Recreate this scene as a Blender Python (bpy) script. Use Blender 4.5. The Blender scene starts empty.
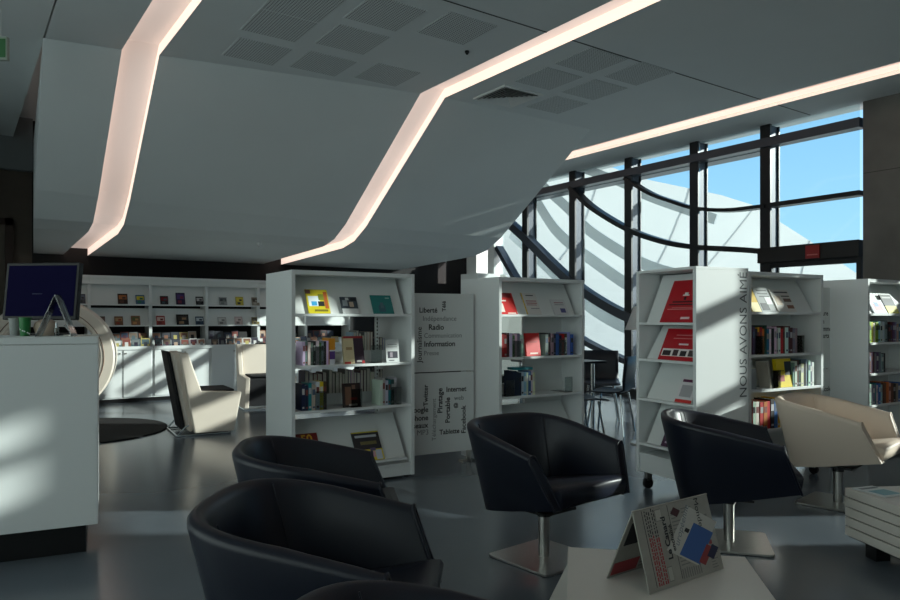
import bpy, bmesh, math, random
from mathutils import Vector, Matrix
random.seed(7)
C = bpy.context.scene.collection
PI = math.pi
CAMH, HZ, FPX = 1.27, 319.0, 707.0
YAW = math.radians(35)
cy_, sy_ = math.cos(YAW), math.sin(YAW)

# ---------------------------------------------------------------- places
def W(r, d, z=0.0):                       # right / ahead of the viewpoint -> world
    return Vector((r*cy_ + d*sy_, -r*sy_ + d*cy_, z))
def at(px, d, z=0.0): return W((px-450)/FPX*d, d, z)
def flr(px, py, z=0.0):
    d = (CAMH-z)*FPX/(py-HZ); return at(px, d, z)
def ang(th): return math.radians(th-35)

# ---------------------------------------------------------------- materials
def lin(c):
    c = c/255.0
    return c/12.92 if c <= .04045 else ((c+.055)/1.055)**2.4
def L3(rgb): return (lin(rgb[0]), lin(rgb[1]), lin(rgb[2]), 1)
_m = {}
def mat(name, rgb, rough=.5, metal=0.0, noise=0.0, nscale=6.0, bump=0.0, spec=.5, coat=0.0, stretch=None):
    if name in _m: return _m[name]
    m = bpy.data.materials.new(name); m.use_nodes = True
    nt = m.node_tree; b = nt.nodes['Principled BSDF']
    b.inputs['Base Color'].default_value = L3(rgb)
    b.inputs['Roughness'].default_value = rough
    b.inputs['Metallic'].default_value = metal
    b.inputs['Specular IOR Level'].default_value = spec
    if coat:
        b.inputs['Coat Weight'].default_value = coat; b.inputs['Coat Roughness'].default_value = .12
    if noise or bump:
        tc = nt.nodes.new('ShaderNodeTexCoord'); n = nt.nodes.new('ShaderNodeTexNoise')
        n.inputs['Scale'].default_value = nscale; n.inputs['Detail'].default_value = 6
        src = tc.outputs['Object']
        if stretch:
            mp = nt.nodes.new('ShaderNodeMapping'); mp.inputs['Scale'].default_value = stretch
            nt.links.new(src, mp.inputs['Vector']); src = mp.outputs['Vector']
        nt.links.new(src, n.inputs['Vector'])
        if noise:
            r = nt.nodes.new('ShaderNodeValToRGB')
            c = L3(rgb)
            r.color_ramp.elements[0].position = .3; r.color_ramp.elements[1].position = .7
            r.color_ramp.elements[0].color = tuple(x*(1-noise) for x in c[:3])+(1,)
            r.color_ramp.elements[1].color = tuple(min(1, x*(1+noise)) for x in c[:3])+(1,)
            nt.links.new(n.outputs['Fac'], r.inputs['Fac']); nt.links.new(r.outputs['Color'], b.inputs['Base Color'])
        if bump:
            bp = nt.nodes.new('ShaderNodeBump'); bp.inputs['Strength'].default_value = bump; bp.inputs['Distance'].default_value = .01
            nt.links.new(n.outputs['Fac'], bp.inputs['Height']); nt.links.new(bp.outputs['Normal'], b.inputs['Normal'])
    _m[name] = m; return m
def emat(name, rgb, s):
    m = mat(name, rgb, .6); b = m.node_tree.nodes['Principled BSDF']
    b.inputs['Emission Color'].default_value = L3(rgb); b.inputs['Emission Strength'].default_value = s
    return m
def glassmat(name, tint=(235, 245, 245), ior=1.25, rough=0.0, extra=0.0):
    if name in _m: return _m[name]
    m = bpy.data.materials.new(name); m.use_nodes = True; nt = m.node_tree
    nt.nodes.remove(nt.nodes['Principled BSDF'])
    o = nt.nodes['Material Output']; t = nt.nodes.new('ShaderNodeBsdfTransparent'); g = nt.nodes.new('ShaderNodeBsdfGlossy')
    t.inputs['Color'].default_value = L3(tint); g.inputs['Roughness'].default_value = rough
    f = nt.nodes.new('ShaderNodeFresnel'); f.inputs['IOR'].default_value = ior
    mx = nt.nodes.new('ShaderNodeMixShader')
    src = f.outputs[0]
    if extra:
        a = nt.nodes.new('ShaderNodeMath'); a.operation = 'ADD'; a.inputs[1].default_value = extra
        nt.links.new(src, a.inputs[0]); src = a.outputs[0]
    nt.links.new(src, mx.inputs[0]); nt.links.new(t.outputs[0], mx.inputs[1]); nt.links.new(g.outputs[0], mx.inputs[2])
    nt.links.new(mx.outputs[0], o.inputs['Surface']); _m[name] = m; return m
def flat(rgb, rough=.55): return mat('print_%d_%d_%d' % tuple(rgb), rgb, rough)

white = mat('white_lacquer', (222, 226, 226), .42)
white2 = mat('white_board', (216, 220, 219), .5)
ceilm = mat('ceiling_plaster', (212, 218, 219), .85, noise=.03, nscale=.8)
black_wall = mat('black_paint', (20, 19, 22), .8, noise=.15, nscale=2)
concrete = mat('fair_faced_concrete', (112, 109, 104), .85, noise=.22, nscale=1.6, bump=.15)
darkconc = mat('dark_concrete', (88, 78, 70), .85, noise=.2, nscale=1.2)
floorm = mat('grey_resin_floor', (98, 106, 114), .2, noise=.05, nscale=1.3, bump=.015, spec=.6)
leather = mat('black_leather', (12, 18, 32), .40, bump=.05, nscale=160, spec=.42)
beige = mat('beige_leather', (206, 190, 174), .55, bump=.06, nscale=120)
beige2 = mat('cream_vinyl', (222, 210, 196), .5)
steel = mat('brushed_steel', (186, 184, 180), .28, 1.0, noise=.05, nscale=40, stretch=(1, 1, .05))
chrome = mat('chrome', (215, 220, 222), .1, 1.0)
frame_m = mat('anthracite_aluminium', (64, 70, 80), .38, .35)
frame_d = mat('dark_window_metal', (24, 27, 32), .42, .2)
blackpl = mat('black_plastic', (14, 14, 16), .35)
rubber = mat('black_rubber', (16, 16, 17), .6)
glass = glassmat('window_glass', (236, 244, 244), 1.22)
acryl = glassmat('clear_acrylic', (226, 232, 232), 1.4, .05, .05)
paper = mat('page_paper', (226, 222, 212), .8)
tabtop = mat('cream_table_lacquer', (205, 200, 192), .4)

# ---------------------------------------------------------------- mesh helpers
class MB:
    def __init__(s): s.v = []; s.f = []; s.mi = []; s.ms = []
    def m(s, material):
        if material not in s.ms: s.ms.append(material)
        return s.ms.index(material)
    def add(s, vs, fs, material=None, M=None):
        o = len(s.v); k = s.m(material) if material else 0
        for v in vs:
            v = Vector(v); s.v.append(M @ v if M else v)
        for f in fs: s.f.append([i+o for i in f]); s.mi.append(k)
        return s
    def box(s, x0, x1, y0, y1, z0, z1, material=None, M=None):
        vs = [(x0,y0,z0),(x1,y0,z0),(x1,y1,z0),(x0,y1,z0),(x0,y0,z1),(x1,y0,z1),(x1,y1,z1),(x0,y1,z1)]
        return s.add(vs, [(0,3,2,1),(4,5,6,7),(0,1,5,4),(1,2,6,5),(2,3,7,6),(3,0,4,7)], material, M)
    def prism(s, poly, a0, a1, axis, material=None, M=None):
        n = len(poly)
        def P(p, a):
            return {'x': (a, p[0], p[1]), 'y': (p[0], a, p[1]), 'z': (p[0], p[1], a)}[axis]
        vs = [P(p, a0) for p in poly]+[P(p, a1) for p in poly]
        fs = [tuple(range(n))[::-1], tuple(range(n, 2*n))]+[(i, (i+1) % n, n+(i+1) % n, n+i) for i in range(n)]
        return s.add(vs, fs, material, M)
    def cyl(s, p0, p1, r, n=16, material=None, r1=None, M=None):
        p0 = Vector(p0); p1 = Vector(p1); d = (p1-p0).normalized()
        a = d.orthogonal().normalized(); b = d.cross(a); r1 = r if r1 is None else r1
        vs = [p0+(a*math.cos(t)+b*math.sin(t))*r for t in [2*PI*i/n for i in range(n)]]
        vs += [p1+(a*math.cos(t)+b*math.sin(t))*r1 for t in [2*PI*i/n for i in range(n)]]
        return s.add(vs, [tuple(range(n))[::-1], tuple(range(n, 2*n))]+[(i, (i+1) % n, n+(i+1) % n, n+i) for i in range(n)], material, M)
    def tube(s, pts, r, n=8, material=None, closed=False, M=None):
        pts = [Vector(p) for p in pts]; N = len(pts); vs = []; fs = []
        for i, p in enumerate(pts):
            if closed: d = pts[(i+1) % N]-pts[i-1]
            else: d = pts[min(i+1, N-1)]-pts[max(i-1, 0)]
            d.normalize(); up = Vector((0, 0, 1)) if abs(d.z) < .9 else Vector((1, 0, 0))
            a = d.cross(up).normalized(); b = a.cross(d)
            vs += [p+(a*math.cos(2*PI*j/n)+b*math.sin(2*PI*j/n))*r for j in range(n)]
        for i in range(N if closed else N-1):
            k = (i+1) % N
            for j in range(n): fs.append((i*n+j, i*n+(j+1) % n, k*n+(j+1) % n, k*n+j))
        if not closed: fs += [tuple(range(n)), tuple(range((N-1)*n, N*n))[::-1]]
        return s.add(vs, fs, material, M)
    def build(s, name, material=None, parent=None, bevel=0.0, smooth=False, seg=2, sharp=35):
        me = bpy.data.meshes.new(name)
        bm = bmesh.new(); vs = [bm.verts.new(v) for v in s.v]
        for f, k in zip(s.f, s.mi):
            try:
                q = bm.faces.new([vs[i] for i in f]); q.material_index = k
            except ValueError: pass
        bmesh.ops.recalc_face_normals(bm, faces=bm.faces)
        if bevel:
            ed = [e for e in bm.edges if len(e.link_faces) == 2 and e.calc_face_angle(0) > .5]
            bmesh.ops.bevel(bm, geom=ed, offset=bevel, segments=seg, affect='EDGES', profile=.5)
        if smooth:
            for f in bm.faces: f.smooth = True
            for e in bm.edges:
                if len(e.link_faces) == 2 and e.calc_face_angle(0) > math.radians(sharp): e.smooth = False
        bm.to_mesh(me); bm.free()
        if s.ms:
            for x in s.ms: me.materials.append(x)
        else: me.materials.append(material)
        o = bpy.data.objects.new(name, me); C.objects.link(o)
        if parent: o.parent = parent
        return o
def tag(o, label, cat, group=None, kind=None):
    if label: o['label'] = label
    if cat: o['category'] = cat
    if group: o['group'] = group
    if kind: o['kind'] = kind
    return o
def struct(o, label=None):
    o['kind'] = 'structure'
    if label: o['label'] = label
    return o
def thing(name, label, cat, loc, rz=0, group=None):
    o = bpy.data.objects.new(name, None); C.objects.link(o); o.empty_display_size = .1
    o.location = loc; o.rotation_euler = (0, 0, rz); return tag(o, label, cat, group)
def dup(root, loc, rz, label, group=None):
    r = root.copy(); C.objects.link(r); r.location = loc; r.rotation_euler = (0, 0, rz); r['label'] = label
    if group: r['group'] = group
    for ch in list(root.children):
        c = ch.copy(); C.objects.link(c); c.parent = r
        for g in list(ch.children):
            d = g.copy(); C.objects.link(d); d.parent = c
    return r
def rr(x0, x1, y0, y1, r, n=5):           # rounded rectangle
    p = []
    for cx, cy, a in ((x1-r, y0+r, -90), (x1-r, y1-r, 0), (x0+r, y1-r, 90), (x0+r, y0+r, 180)):
        for i in range(n+1):
            t = math.radians(a+90*i/n); p.append((cx+r*math.cos(t), cy+r*math.sin(t)))
    return p
def text(name, s, material, parent, origin, xdir, zdir, length=None, size=None, weight=0.0, align='LEFT', thick=.0012):
    cu = bpy.data.curves.new(name, 'FONT'); cu.body = s; cu.size = 1.0; cu.offset = weight; cu.align_x = align
    cu.resolution_u = 3
    t = bpy.data.objects.new('t', cu); C.objects.link(t)
    bpy.context.view_layer.update()
    dg = bpy.context.evaluated_depsgraph_get()
    me = bpy.data.meshes.new_from_object(t.evaluated_get(dg)); bpy.data.objects.remove(t); bpy.data.curves.remove(cu)
    xs = [v.co.x for v in me.vertices]; w = max(xs)-min(xs)
    sc = length/w if length else size
    X = Vector(xdir).normalized(); Z = Vector(zdir).normalized(); N = X.cross(Z)     # N points off the face
    x0 = min(xs) if align == 'LEFT' else (max(xs) if align == 'RIGHT' else 0)
    for v in me.vertices:
        v.co = Vector(origin)+X*(v.co.x-x0)*sc+Z*v.co.y*sc+N*thick
    me.materials.clear(); me.materials.append(material)
    me.name = name
    o = bpy.data.objects.new(name, me); C.objects.link(o); o.parent = parent; return o

# ================================================================ SETTING
XW, YB, XL, YF = 9.2, 12.3, -4.0, -5.0
ZC = 3.95
struct(MB().box(XL-.2, XW+.15, YF-.2, YB+.3, -.2, 0).build('floor', floorm))
# --- ceiling : flat part, slanting part, low part, with three recessed light channels
strips = [(1.36, 1.70), (4.53, 4.86), (8.06, 8.44)]
def foldY(x): return 7.75-(min(max(x, .7), 4.7)-.7)*.175
XE = 7.36
def leftx(y): return .69 if y <= 7.75 else (.69+(y-7.75)*.03 if y < 9.4 else .74+(y-9.4)*.078)
def prof(x):                               # (y, z) section of the ceiling at x
    f = foldY(x)
    return [(YF, ZC), (f, ZC), (9.05, ZC-(9.05-f)*(ZC-2.37)/(9.4-f)), (9.42, 2.43), (9.8, 2.355), (YB, 2.26)]
cm = MB()
xs = []
def quad(mb, a, b, c, d, material=None): mb.add([a, b, c, d], [(0, 1, 2, 3)], material)
cm.box(XL, .70, YF, YB+.1, ZC, ZC+.1)
for xa, xb in ((.7, 1.36), (1.70, 4.53), (4.86, XE)):
    pa, pb = prof(xa), prof(xb)
    NXs, NYs = 8, 6
    for i in range(len(pa)-1):
        g = []
        for b in range(NYs+1):
            v = b/NYs; rowp = []
            for a in range(NXs+1):
                u = a/NXs
                y = (pa[i][0]*(1-u)+pb[i][0]*u)*(1-v)+(pa[i+1][0]*(1-u)+pb[i+1][0]*u)*v
                z = (pa[i][1]*(1-u)+pb[i][1]*u)*(1-v)+(pa[i+1][1]*(1-u)+pb[i+1][1]*u)*v
                xl_ = leftx(y) if xa == .7 else xa
                rowp.append((xl_*(1-u)+xb*u, y, z))
            g.append(rowp)
        vs = [p for r_ in g for p in r_]; n = NXs+1
        cm.add(vs, [(b*n+a, b*n+a+1, (b+1)*n+a+1, (b+1)*n+a) for b in range(NYs) for a in range(NXs)])
# ends of the slanting body
pl = prof(.7); pr = prof(XE)
for p_, fx in ((pl, lambda y: leftx(y)), (pr, lambda y: XE)):
    vs = [(fx(y), y, z) for y, z in p_[1:]]+[(fx(YB), YB, ZC)]
    cm.add(vs, [tuple(range(len(vs)))])
cm.box(XE, 8.06, YF, YB, ZC, ZC+.05); cm.box(8.44, XW+.15, YF, YB, ZC, ZC+.05)
cm.box(XL-.2, XW+.2, YF-.2, YB+.4, ZC+.3, ZC+.5)
# narrow shadow joint across the flat ceiling is a thin dark strip set in it
ceiling = struct(cm.build('ceiling', ceilm, smooth=True, sharp=6))
jm = MB()
for xa, xb in ((-2, 1.36), (1.70, 4.53), (4.86, 8.06), (8.44, XW)): jm.box(xa, xb, 4.885, 4.9, ZC-.003, ZC+.002)
struct(jm.build('trim_1', mat('joint_shadow_gap', (60, 66, 68), .8)))
# recessed light channels
def strip_mat():
    m = bpy.data.materials.new('stretched_light_film'); m.use_nodes = True; nt = m.node_tree; b = nt.nodes['Principled BSDF']
    tc = nt.nodes.new('ShaderNodeTexCoord'); n = nt.nodes.new('ShaderNodeTexNoise'); mp = nt.nodes.new('ShaderNodeMapping')
    mp.inputs['Scale'].default_value = (.6, .35, .5); n.inputs['Scale'].default_value = 1.2; n.inputs['Detail'].default_value = 1
    r = nt.nodes.new('ShaderNodeMapRange'); r.inputs[1].default_value = .3; r.inputs[2].default_value = .7
    r.inputs[3].default_value = .2; r.inputs[4].default_value = .46
    nt.links.new(tc.outputs['Object'], mp.inputs[0]); nt.links.new(mp.outputs[0], n.inputs['Vector'])
    nt.links.new(n.outputs['Fac'], r.inputs[0]); nt.links.new(r.outputs[0], b.inputs['Emission Strength'])
    b.inputs['Base Color'].default_value = L3((200, 185, 175)); b.inputs['Emission Color'].default_value = (1, .84, .76, 1)
    return m
film = strip_mat()
filmside = emat('light_channel_side', (255, 232, 218), .62)
H = .11
for k, (xa, xb) in enumerate(strips):
    root = thing('ceiling_light', ['pink-white recessed ceiling light channel at far left', 'bent pink-white recessed light channel in the middle of the ceiling',
                 'straight recessed light channel along the top of the window wall'][k], 'ceiling light', (0, 0, 0))
    fm, sm = MB(), MB()
    if k < 2: pa, pb = prof(xa), prof(xb)
    else: pa = pb = [(YF, ZC), (YB, ZC)]
    offs = []
    n = len(pa)
    def nrm(p, i):
        a = p[max(i-1, 0)]; b = p[min(i+1, n-1)]
        dy, dz = b[0]-a[0], b[1]-a[1]; l = math.hypot(dy, dz); return (-dz/l, dy/l)
    ta = [(p[0]+nrm(pa, i)[0]*H, p[1]+nrm(pa, i)[1]*H) for i, p in enumerate(pa)]
    tb = [(p[0]+nrm(pb, i)[0]*H, p[1]+nrm(pb, i)[1]*H) for i, p in enumerate(pb)]
    if k < 2: ta[-1] = (YB, ta[-1][1]); tb[-1] = (YB, tb[-1][1])
    for i in range(n-1):
        quad(fm, (xa, *ta[i]), (xb, *tb[i]), (xb, *tb[i+1]), (xa, *ta[i+1]))
        quad(sm, (xa, *pa[i]), (xa, *ta[i]), (xa, *ta[i+1]), (xa, *pa[i+1]))
        quad(sm, (xb, *pb[i]), (xb, *tb[i]), (xb, *tb[i+1]), (xb, *pb[i+1]))
    fm.build('light_film', film, root); sm.build('channel_side', filmside, root)
# perforated ceiling panels
def perf_mat():
    m = bpy.data.materials.new('perforated_plaster'); m.use_nodes = True; nt = m.node_tree; b = nt.nodes['Principled BSDF']
    tc = nt.nodes.new('ShaderNodeTexCoord'); mp = nt.nodes.new('ShaderNodeMapping'); mp.inputs['Scale'].default_value = (38, 38, 38)
    fr = nt.nodes.new('ShaderNodeVectorMath'); fr.operation = 'FRACTION'
    sb = nt.nodes.new('ShaderNodeVectorMath'); sb.operation = 'SUBTRACT'; sb.inputs[1].default_value = (.5, .5, 0)
    sx = nt.nodes.new('ShaderNodeSeparateXYZ'); cx = nt.nodes.new('ShaderNodeCombineXYZ')
    ln = nt.nodes.new('ShaderNodeVectorMath'); ln.operation = 'LENGTH'
    lt = nt.nodes.new('ShaderNodeMath'); lt.operation = 'LESS_THAN'; lt.inputs[1].default_value = .27
    mx = nt.nodes.new('ShaderNodeMix'); mx.data_type = 'RGBA'
    mx.inputs[6].default_value = L3((204, 210, 211)); mx.inputs[7].default_value = L3((84, 90, 92))
    nt.links.new(tc.outputs['Object'], mp.inputs[0]); nt.links.new(mp.outputs[0], fr.inputs[0]); nt.links.new(fr.outputs[0], sb.inputs[0])
    nt.links.new(sb.outputs[0], sx.inputs[0]); nt.links.new(sx.outputs[0], cx.inputs[0]); nt.links.new(sx.outputs[1], cx.inputs[1])
    nt.links.new(cx.outputs[0], ln.inputs[0]); nt.links.new(ln.outputs['Value'], lt.inputs[0]); nt.links.new(lt.outputs[0], mx.inputs[0])
    nt.links.new(mx.outputs[2], b.inputs['Base Color']); b.inputs['Roughness'].default_value = .85
    return m
perf = perf_mat()
def cpt(px, py):
    d = (ZC-CAMH)*FPX/(HZ-py); return at(px, d, ZC)
tiles = [('left', px, py) for px, py in ((303, 4), (279, 26), (257, 52), (385, 14), (352, 40), (323, 64), (457, 29), (387, 75))] + \
        [('right', px, py) for px, py in ((591, 61), (639, 74), (548, 79), (594, 90), (557, 105))]
for i, (g, px, py) in enumerate(tiles):
    p = cpt(px, py)
    o = MB().box(-.27, .27, -.27, .27, -.004, .006).build('perforated_ceiling_panel', perf)
    o.location = p+Vector((0, 0, -.002)); 
    tag(o, 'square of fine perforation in the ceiling, in the %s group beside the %s' % (g, 'left light channel' if g == 'left' else 'square air diffuser'), 'acoustic panel',
        'perforated squares of the %s ceiling group' % g)
# air diffuser
p = cpt(508, 96)
vr = thing('air_diffuser', 'square white louvred ceiling air diffuser beside the middle light channel', 'air vent', p)
f = MB()
for a, b in ((.30, .27),):
    f.box(-a, a, -a, -b, -.02, 0); f.box(-a, a, b, a, -.02, 0); f.box(-a, -b, -b, b, -.02, 0); f.box(b, a, -b, b, -.02, 0)
f.build('frame', white2, vr)
MB().box(-.27, .27, -.27, .27, -.004, -.001).build('backing', blackpl, vr)
for j in range(6):
    a = .26-j*.042; b = a-.03
    q = MB()
    for s1 in range(4):
        R = Matrix.Rotation(s1*PI/2, 4, 'Z')
        q.add([(-a, -a, -.03), (a, -a, -.03), (b, -b, -.006), (-b, -b, -.006)], [(0, 1, 2, 3)], None, R)
    q.build('louvre', white2, vr)
# small sprinkler in the ceiling
for px, py, lab, z in ((467, 51, 'tiny dark sprinkler head in the flat ceiling left of the middle light channel', ZC),):
    p = cpt(px, py); o = MB().cyl((0, 0, 0), (0, 0, -.02), .022, 12).cyl((0, 0, -.02), (0, 0, -.035), .012, 10).build('sprinkler', blackpl); o.location = p; tag(o, lab, 'sprinkler')
d = 8.9; p = at(260, d, 2.40)
sm_ = MB().cyl((0, 0, 0), (0, 0, -.03), .035, 14).cyl((0, 0, -.03), (0, 0, -.05), .02, 12).build('smoke_detector', white2)
sm_.location = (at(259, 9.9)[0], at(259, 9.9)[1], 2.34); tag(sm_, 'small white detector on the low ceiling above the wall shelving', 'detector')

# --- walls
struct(MB().box(.95, XW+.15, YB, YB+.2, 0, ZC+.3).build('wall_back', black_wall))
struct(MB().box(XL-.2, .95, YB, YB+.2, 0, 3.47).build('wall_back', darkconc))
struct(MB().box(XL-.2, .95, YB-.12, YB+.2, 3.47, ZC+.3).build('wall_back', mat('grey_bulkhead', (120, 124, 126), .8)))
struct(MB().box(XL-.2, XL, 7.5, YB, 0, ZC+.3).box(XL-.2, XL, YF, 7.5, 0, .25).box(XL-.2, XL, YF, 7.5, 3.8, ZC+.3).box(XL-.2, XL, YF, -4.4, .25, 3.8).build('wall_left', white2))  # unseen left wall, its big window opening added to brighten the room
lm = MB()
for k in range(1, 8): lm.box(XL-.15, XL-.05, -4.4+k*1.49-.04, -4.4+k*1.49+.04, .25, 3.8)
struct(lm.build('trim_30', frame_m))  # mullions of the added left window
struct(MB().box(XL-.11, XL-.10, -4.4, 7.5, .25, 3.8).build('window_8', glass))  # glazing added out of view to let sky light in
struct(MB().box(XL-.2, XW+.2, YF-.2, YF, 0, ZC+.3).build('wall_front', white2))
# concrete pier right of the seen windows, then unseen openings shaped for sun patches
pm = MB().box(XW-.03, XW+.12, 3.75, 4.22, 0, ZC+.3)
struct(pm.build('wall_right', concrete))
struct(MB().box(XW-.033, XW-.0, 3.76, 4.215, 3.06, 3.068).box(XW-.033, XW-.0, 3.76, 4.215, 1.2, 1.208).build('trim_2', mat('formwork_joint', (70, 68, 64), .9)))
ops = [(3.12, 3.70, 2.5, 2.80), (3.12, 3.70, 2.93, 3.40), (-1.4, -.65, 1.45, 2.0), (-.65, -.12, 1.85, 2.36), (-1.0, -.12, 2.46, 2.98), (-1.0, -.12, 3.10, 3.6), (.22, .5, 3.62, 3.93), (.22, .36, 3.4, 3.55), (.36, .85, 3.10, 3.30),
       (1.10, 1.24, 2.75, 3.45), (1.24, 1.36, 3.10, 3.42), (1.30, 1.55, 2.68, 2.86), (1.24, 1.40, 2.48, 2.68),
       (.28, .60, 2.72, 2.95), (.74, .95, 1.85, 2.85), (.28, .74, 1.92, 2.2), (1.34, 1.46, 1.2, 2.5), (1.46, 2.7, 2.05, 2.35),
       (-1.9, -1.52, 3.45, 3.68), (-1.9, -1.52, 3.73, 3.92), (-1.88, -1.5, 2.58, 2.86)]  # openings made up so the sun falls in patches
gy = sorted({YF, 3.75}|{v for o in ops for v in o[:2]}); gz = sorted({0, ZC+.3}|{v for o in ops for v in o[2:]})
wr = MB(); 
for i in range(len(gy)-1):
    for j in range(len(gz)-1):
        cy0, cz0 = (gy[i]+gy[i+1])/2, (gz[j]+gz[j+1])/2
        if not any(o[0] < cy0 < o[1] and o[2] < cz0 < o[3] for o in ops): wr.box(XW, XW+.12, gy[i], gy[i+1], gz[j], gz[j+1])
struct(wr.build('wall_right', concrete))
struct(MB().box(XW+.13, XW+.14, -3.3, 3.74, .85, 3.94).build('window_7', glass))  # unseen pane over the made-up openings
# back right corner: white pier and ledge
struct(MB().box(XW-.15, XW+.15, 11.95, YB, 0, ZC).build('trim_5', white2))
struct(MB().box(XW-.55, XW+.05, 11.4, 11.96, 0, 2.2).build('trim_6', white2))
struct(MB().box(XW-.1, XW+.15, 11.42, 11.62, 2.2, ZC).build('trim_7', white2))

# --- visible window wall : mullions, beams, curved members, panes
mulY = [10.53, 9.23, 7.93, 6.65, 5.50]
for i, y in enumerate(mulY):
    m_ = MB()
    m_.box(XW-.04, XW+.0, y-.075, y+.075, 0, ZC, frame_d)       # inner flange
    m_.box(XW+.0, XW+.20, y-.035, y+.035, 0, ZC, mat('mullion_web', (58, 64, 76), .5, .2))
    m_.box(XW+.20, XW+.225, y-.062, y+.062, 0, ZC, frame_d)
    struct(m_.build('trim_%d' % (8+i)))
struct(MB().box(XW+.15, XW+.85, 4.24, 13, 4.10, 4.2).build('trim_31', white2))  # eave added to keep sun off the slanting ceiling
struct(MB().box(XW+.22, XW+.48, 5.6, 11.42, 3.66, 3.78).build('trim_32', frame_m))  # extra outer beam, added to stop sun reaching the ceiling slope
struct(MB().box(XW-.08, XW+.10, 4.24, 11.42, 3.64, 3.76).build('trim_13', frame_m, bevel=.004))
struct(MB().box(XW-.08, XW+.10, 4.24, 5.44, 2.80, 2.86).build('trim_14', frame_d, bevel=.004))
struct(MB().box(XW-.10, XW+.10, 4.24, 5.58, 2.04, 2.25).build('trim_15', mat('black_door_header', (16, 16, 18), .4), bevel=.005))
struct(MB().box(XW-.1, XW+.2, 5.56, 11.42, 0, .12).build('trim_16', frame_d))
def spline(pts, n=10):
    out = []
    P = [Vector(p) for p in pts]; P = [P[0]*2-P[1]]+P+[P[-1]*2-P[-2]]
    for i in range(1, len(P)-2):
        for k in range(n):
            t = k/n
            out.append(.5*((2*P[i])+(P[i+1]-P[i-1])*t+(2*P[i-1]-5*P[i]+4*P[i+1]-P[i+2])*t*t+(3*P[i]-P[i-1]-3*P[i+1]+P[i+2])*t**3))
    out.append(P[-2]); return out
def curved(name, pts, th, x0, x1, material):
    s = spline([(y, z) for y, z in pts]) if False else spline([Vector((y, z, 0)) for y, z in pts])
    mb = MB(); vs = []; fs = []
    for i, p in enumerate(s):
        t = (s[min(i+1, len(s)-1)]-s[max(i-1, 0)]).normalized(); nn = Vector((-t.y, t.x, 0))*th/2
        a, b = p+nn, p-nn
        vs += [(x0, a.x, a.y), (x1, a.x, a.y), (x1, b.x, b.y), (x0, b.x, b.y)]
    for i in range(len(s)-1):
        for j in range(4): fs.append((i*4+j, i*4+(j+1) % 4, i*4+4+(j+1) % 4, i*4+4+j))
    fs += [(0, 1, 2, 3), tuple(len(vs)-4+q for q in (3, 2, 1, 0))]
    mb.add(vs, fs); return struct(mb.build(name, material))
curved('trim_17', [(9.27, 3.66), (8.75, 3.23), (7.93, 2.76), (7.25, 2.50), (6.65, 2.36), (5.9, 2.26), (5.5, 2.2)], .075, XW-.09, XW+.09, frame_d)
curved('trim_18', [(8.0, 3.62), (7.5, 3.30), (7.0, 3.08), (6.65, 2.95), (6.1, 2.85), (5.5, 2.83)], .05, XW-.07, XW+.09, frame_d)
curved('trim_19', [(11.4, 3.45), (10.53, 2.86), (9.23, 1.92), (7.93, 1.30), (6.65, 1.02), (5.55, .9)], .15, XW-.08, XW+.10, frame_m)
curved('trim_20', [(11.4, 2.75), (10.53, 1.80), (9.23, 1.0), (7.93, .55), (6.65, .30), (5.55, .2)], .09, XW-.08, XW+.10, frame_m)
# outer, thinner rails of the second skin
outer = mat('frosted_outer_fin', (225, 230, 232), .5, .0)
_nt = outer.node_tree; _t = _nt.nodes.new('ShaderNodeBsdfTransparent'); _x = _nt.nodes.new('ShaderNodeMixShader'); _x.inputs[0].default_value = .6
_nt.links.new(_t.outputs[0], _x.inputs[1]); _nt.links.new(_nt.nodes['Principled BSDF'].outputs[0], _x.inputs[2]); _nt.links.new(_x.outputs[0], _nt.nodes['Material Output'].inputs['Surface'])
curved('trim_21', [(10.6, 3.95), (9.9, 3.42), (9.23, 2.86), (7.93, 2.17), (6.65, 1.85), (5.5, 1.7)], .2, XW+.5, XW+.53, outer)
curved('trim_22', [(11.4, 4.2), (10.9, 3.8), (10.2, 3.0), (9.23, 2.35), (7.93, 1.65), (6.65, 1.35), (5.5, 1.2)], .22, XW+.5, XW+.53, outer)
curved('trim_23', [(9.7, 4.2), (8.6, 3.72), (7.93, 3.36), (6.65, 2.82)], .16, XW+.5, XW+.53, outer)
curved('trim_24', [(11.6, 3.1), (10.53, 2.35), (9.23, 1.45), (7.93, .95), (6.65, .6)], .22, XW+.5, XW+.53, outer)
ys = [11.42]+mulY+[4.24]
for i in range(6):
    a, b = ys[i]-.05, ys[i+1]+.05
    mb = MB().box(XW+.03, XW+.042, b, a, 3.76, ZC).box(XW+.03, XW+.042, b, a, .12 if i < 5 else 2.25, 3.64)
    struct(mb.build('window_%d' % (i+1), glass))
# glass door under the header
dr = thing('door_1', None, None, (XW, 4.24, 0)); struct(dr)
MB().box(-.03, .03, .0, .06, 0, 2.04).box(-.03, .03, 1.17, 1.25, 0, 2.04).box(-.03, .03, .06, 1.17, 0, .1).box(-.03, .03, .06, 1.17, 1.97, 2.04).build('door_frame', frame_d, dr)
MB().box(-.006, .006, .06, 1.17, .1, 1.97).build('door_glass', glass, dr)
MB().tube([(-.03, 1.1, .9), (-.09, 1.1, .9), (-.09, 1.1, 1.3), (-.03, 1.1, 1.3)], .012).build('door_handle', steel, dr)
ex = thing('exit_sign', 'small red sign on the black header above the glass door', 'sign', (XW-.125, 4.80, 2.04))
ex.rotation_euler = (0, 0, 0)
MB().box(0, .02, -.09, .09, .015, .185).build('plate', mat('red_sign', (150, 28, 30), .4), ex)
MB().box(-.002, 0, -.07, .07, .055, .07).build('text_bar', flat((200, 120, 115)), ex)
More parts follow.
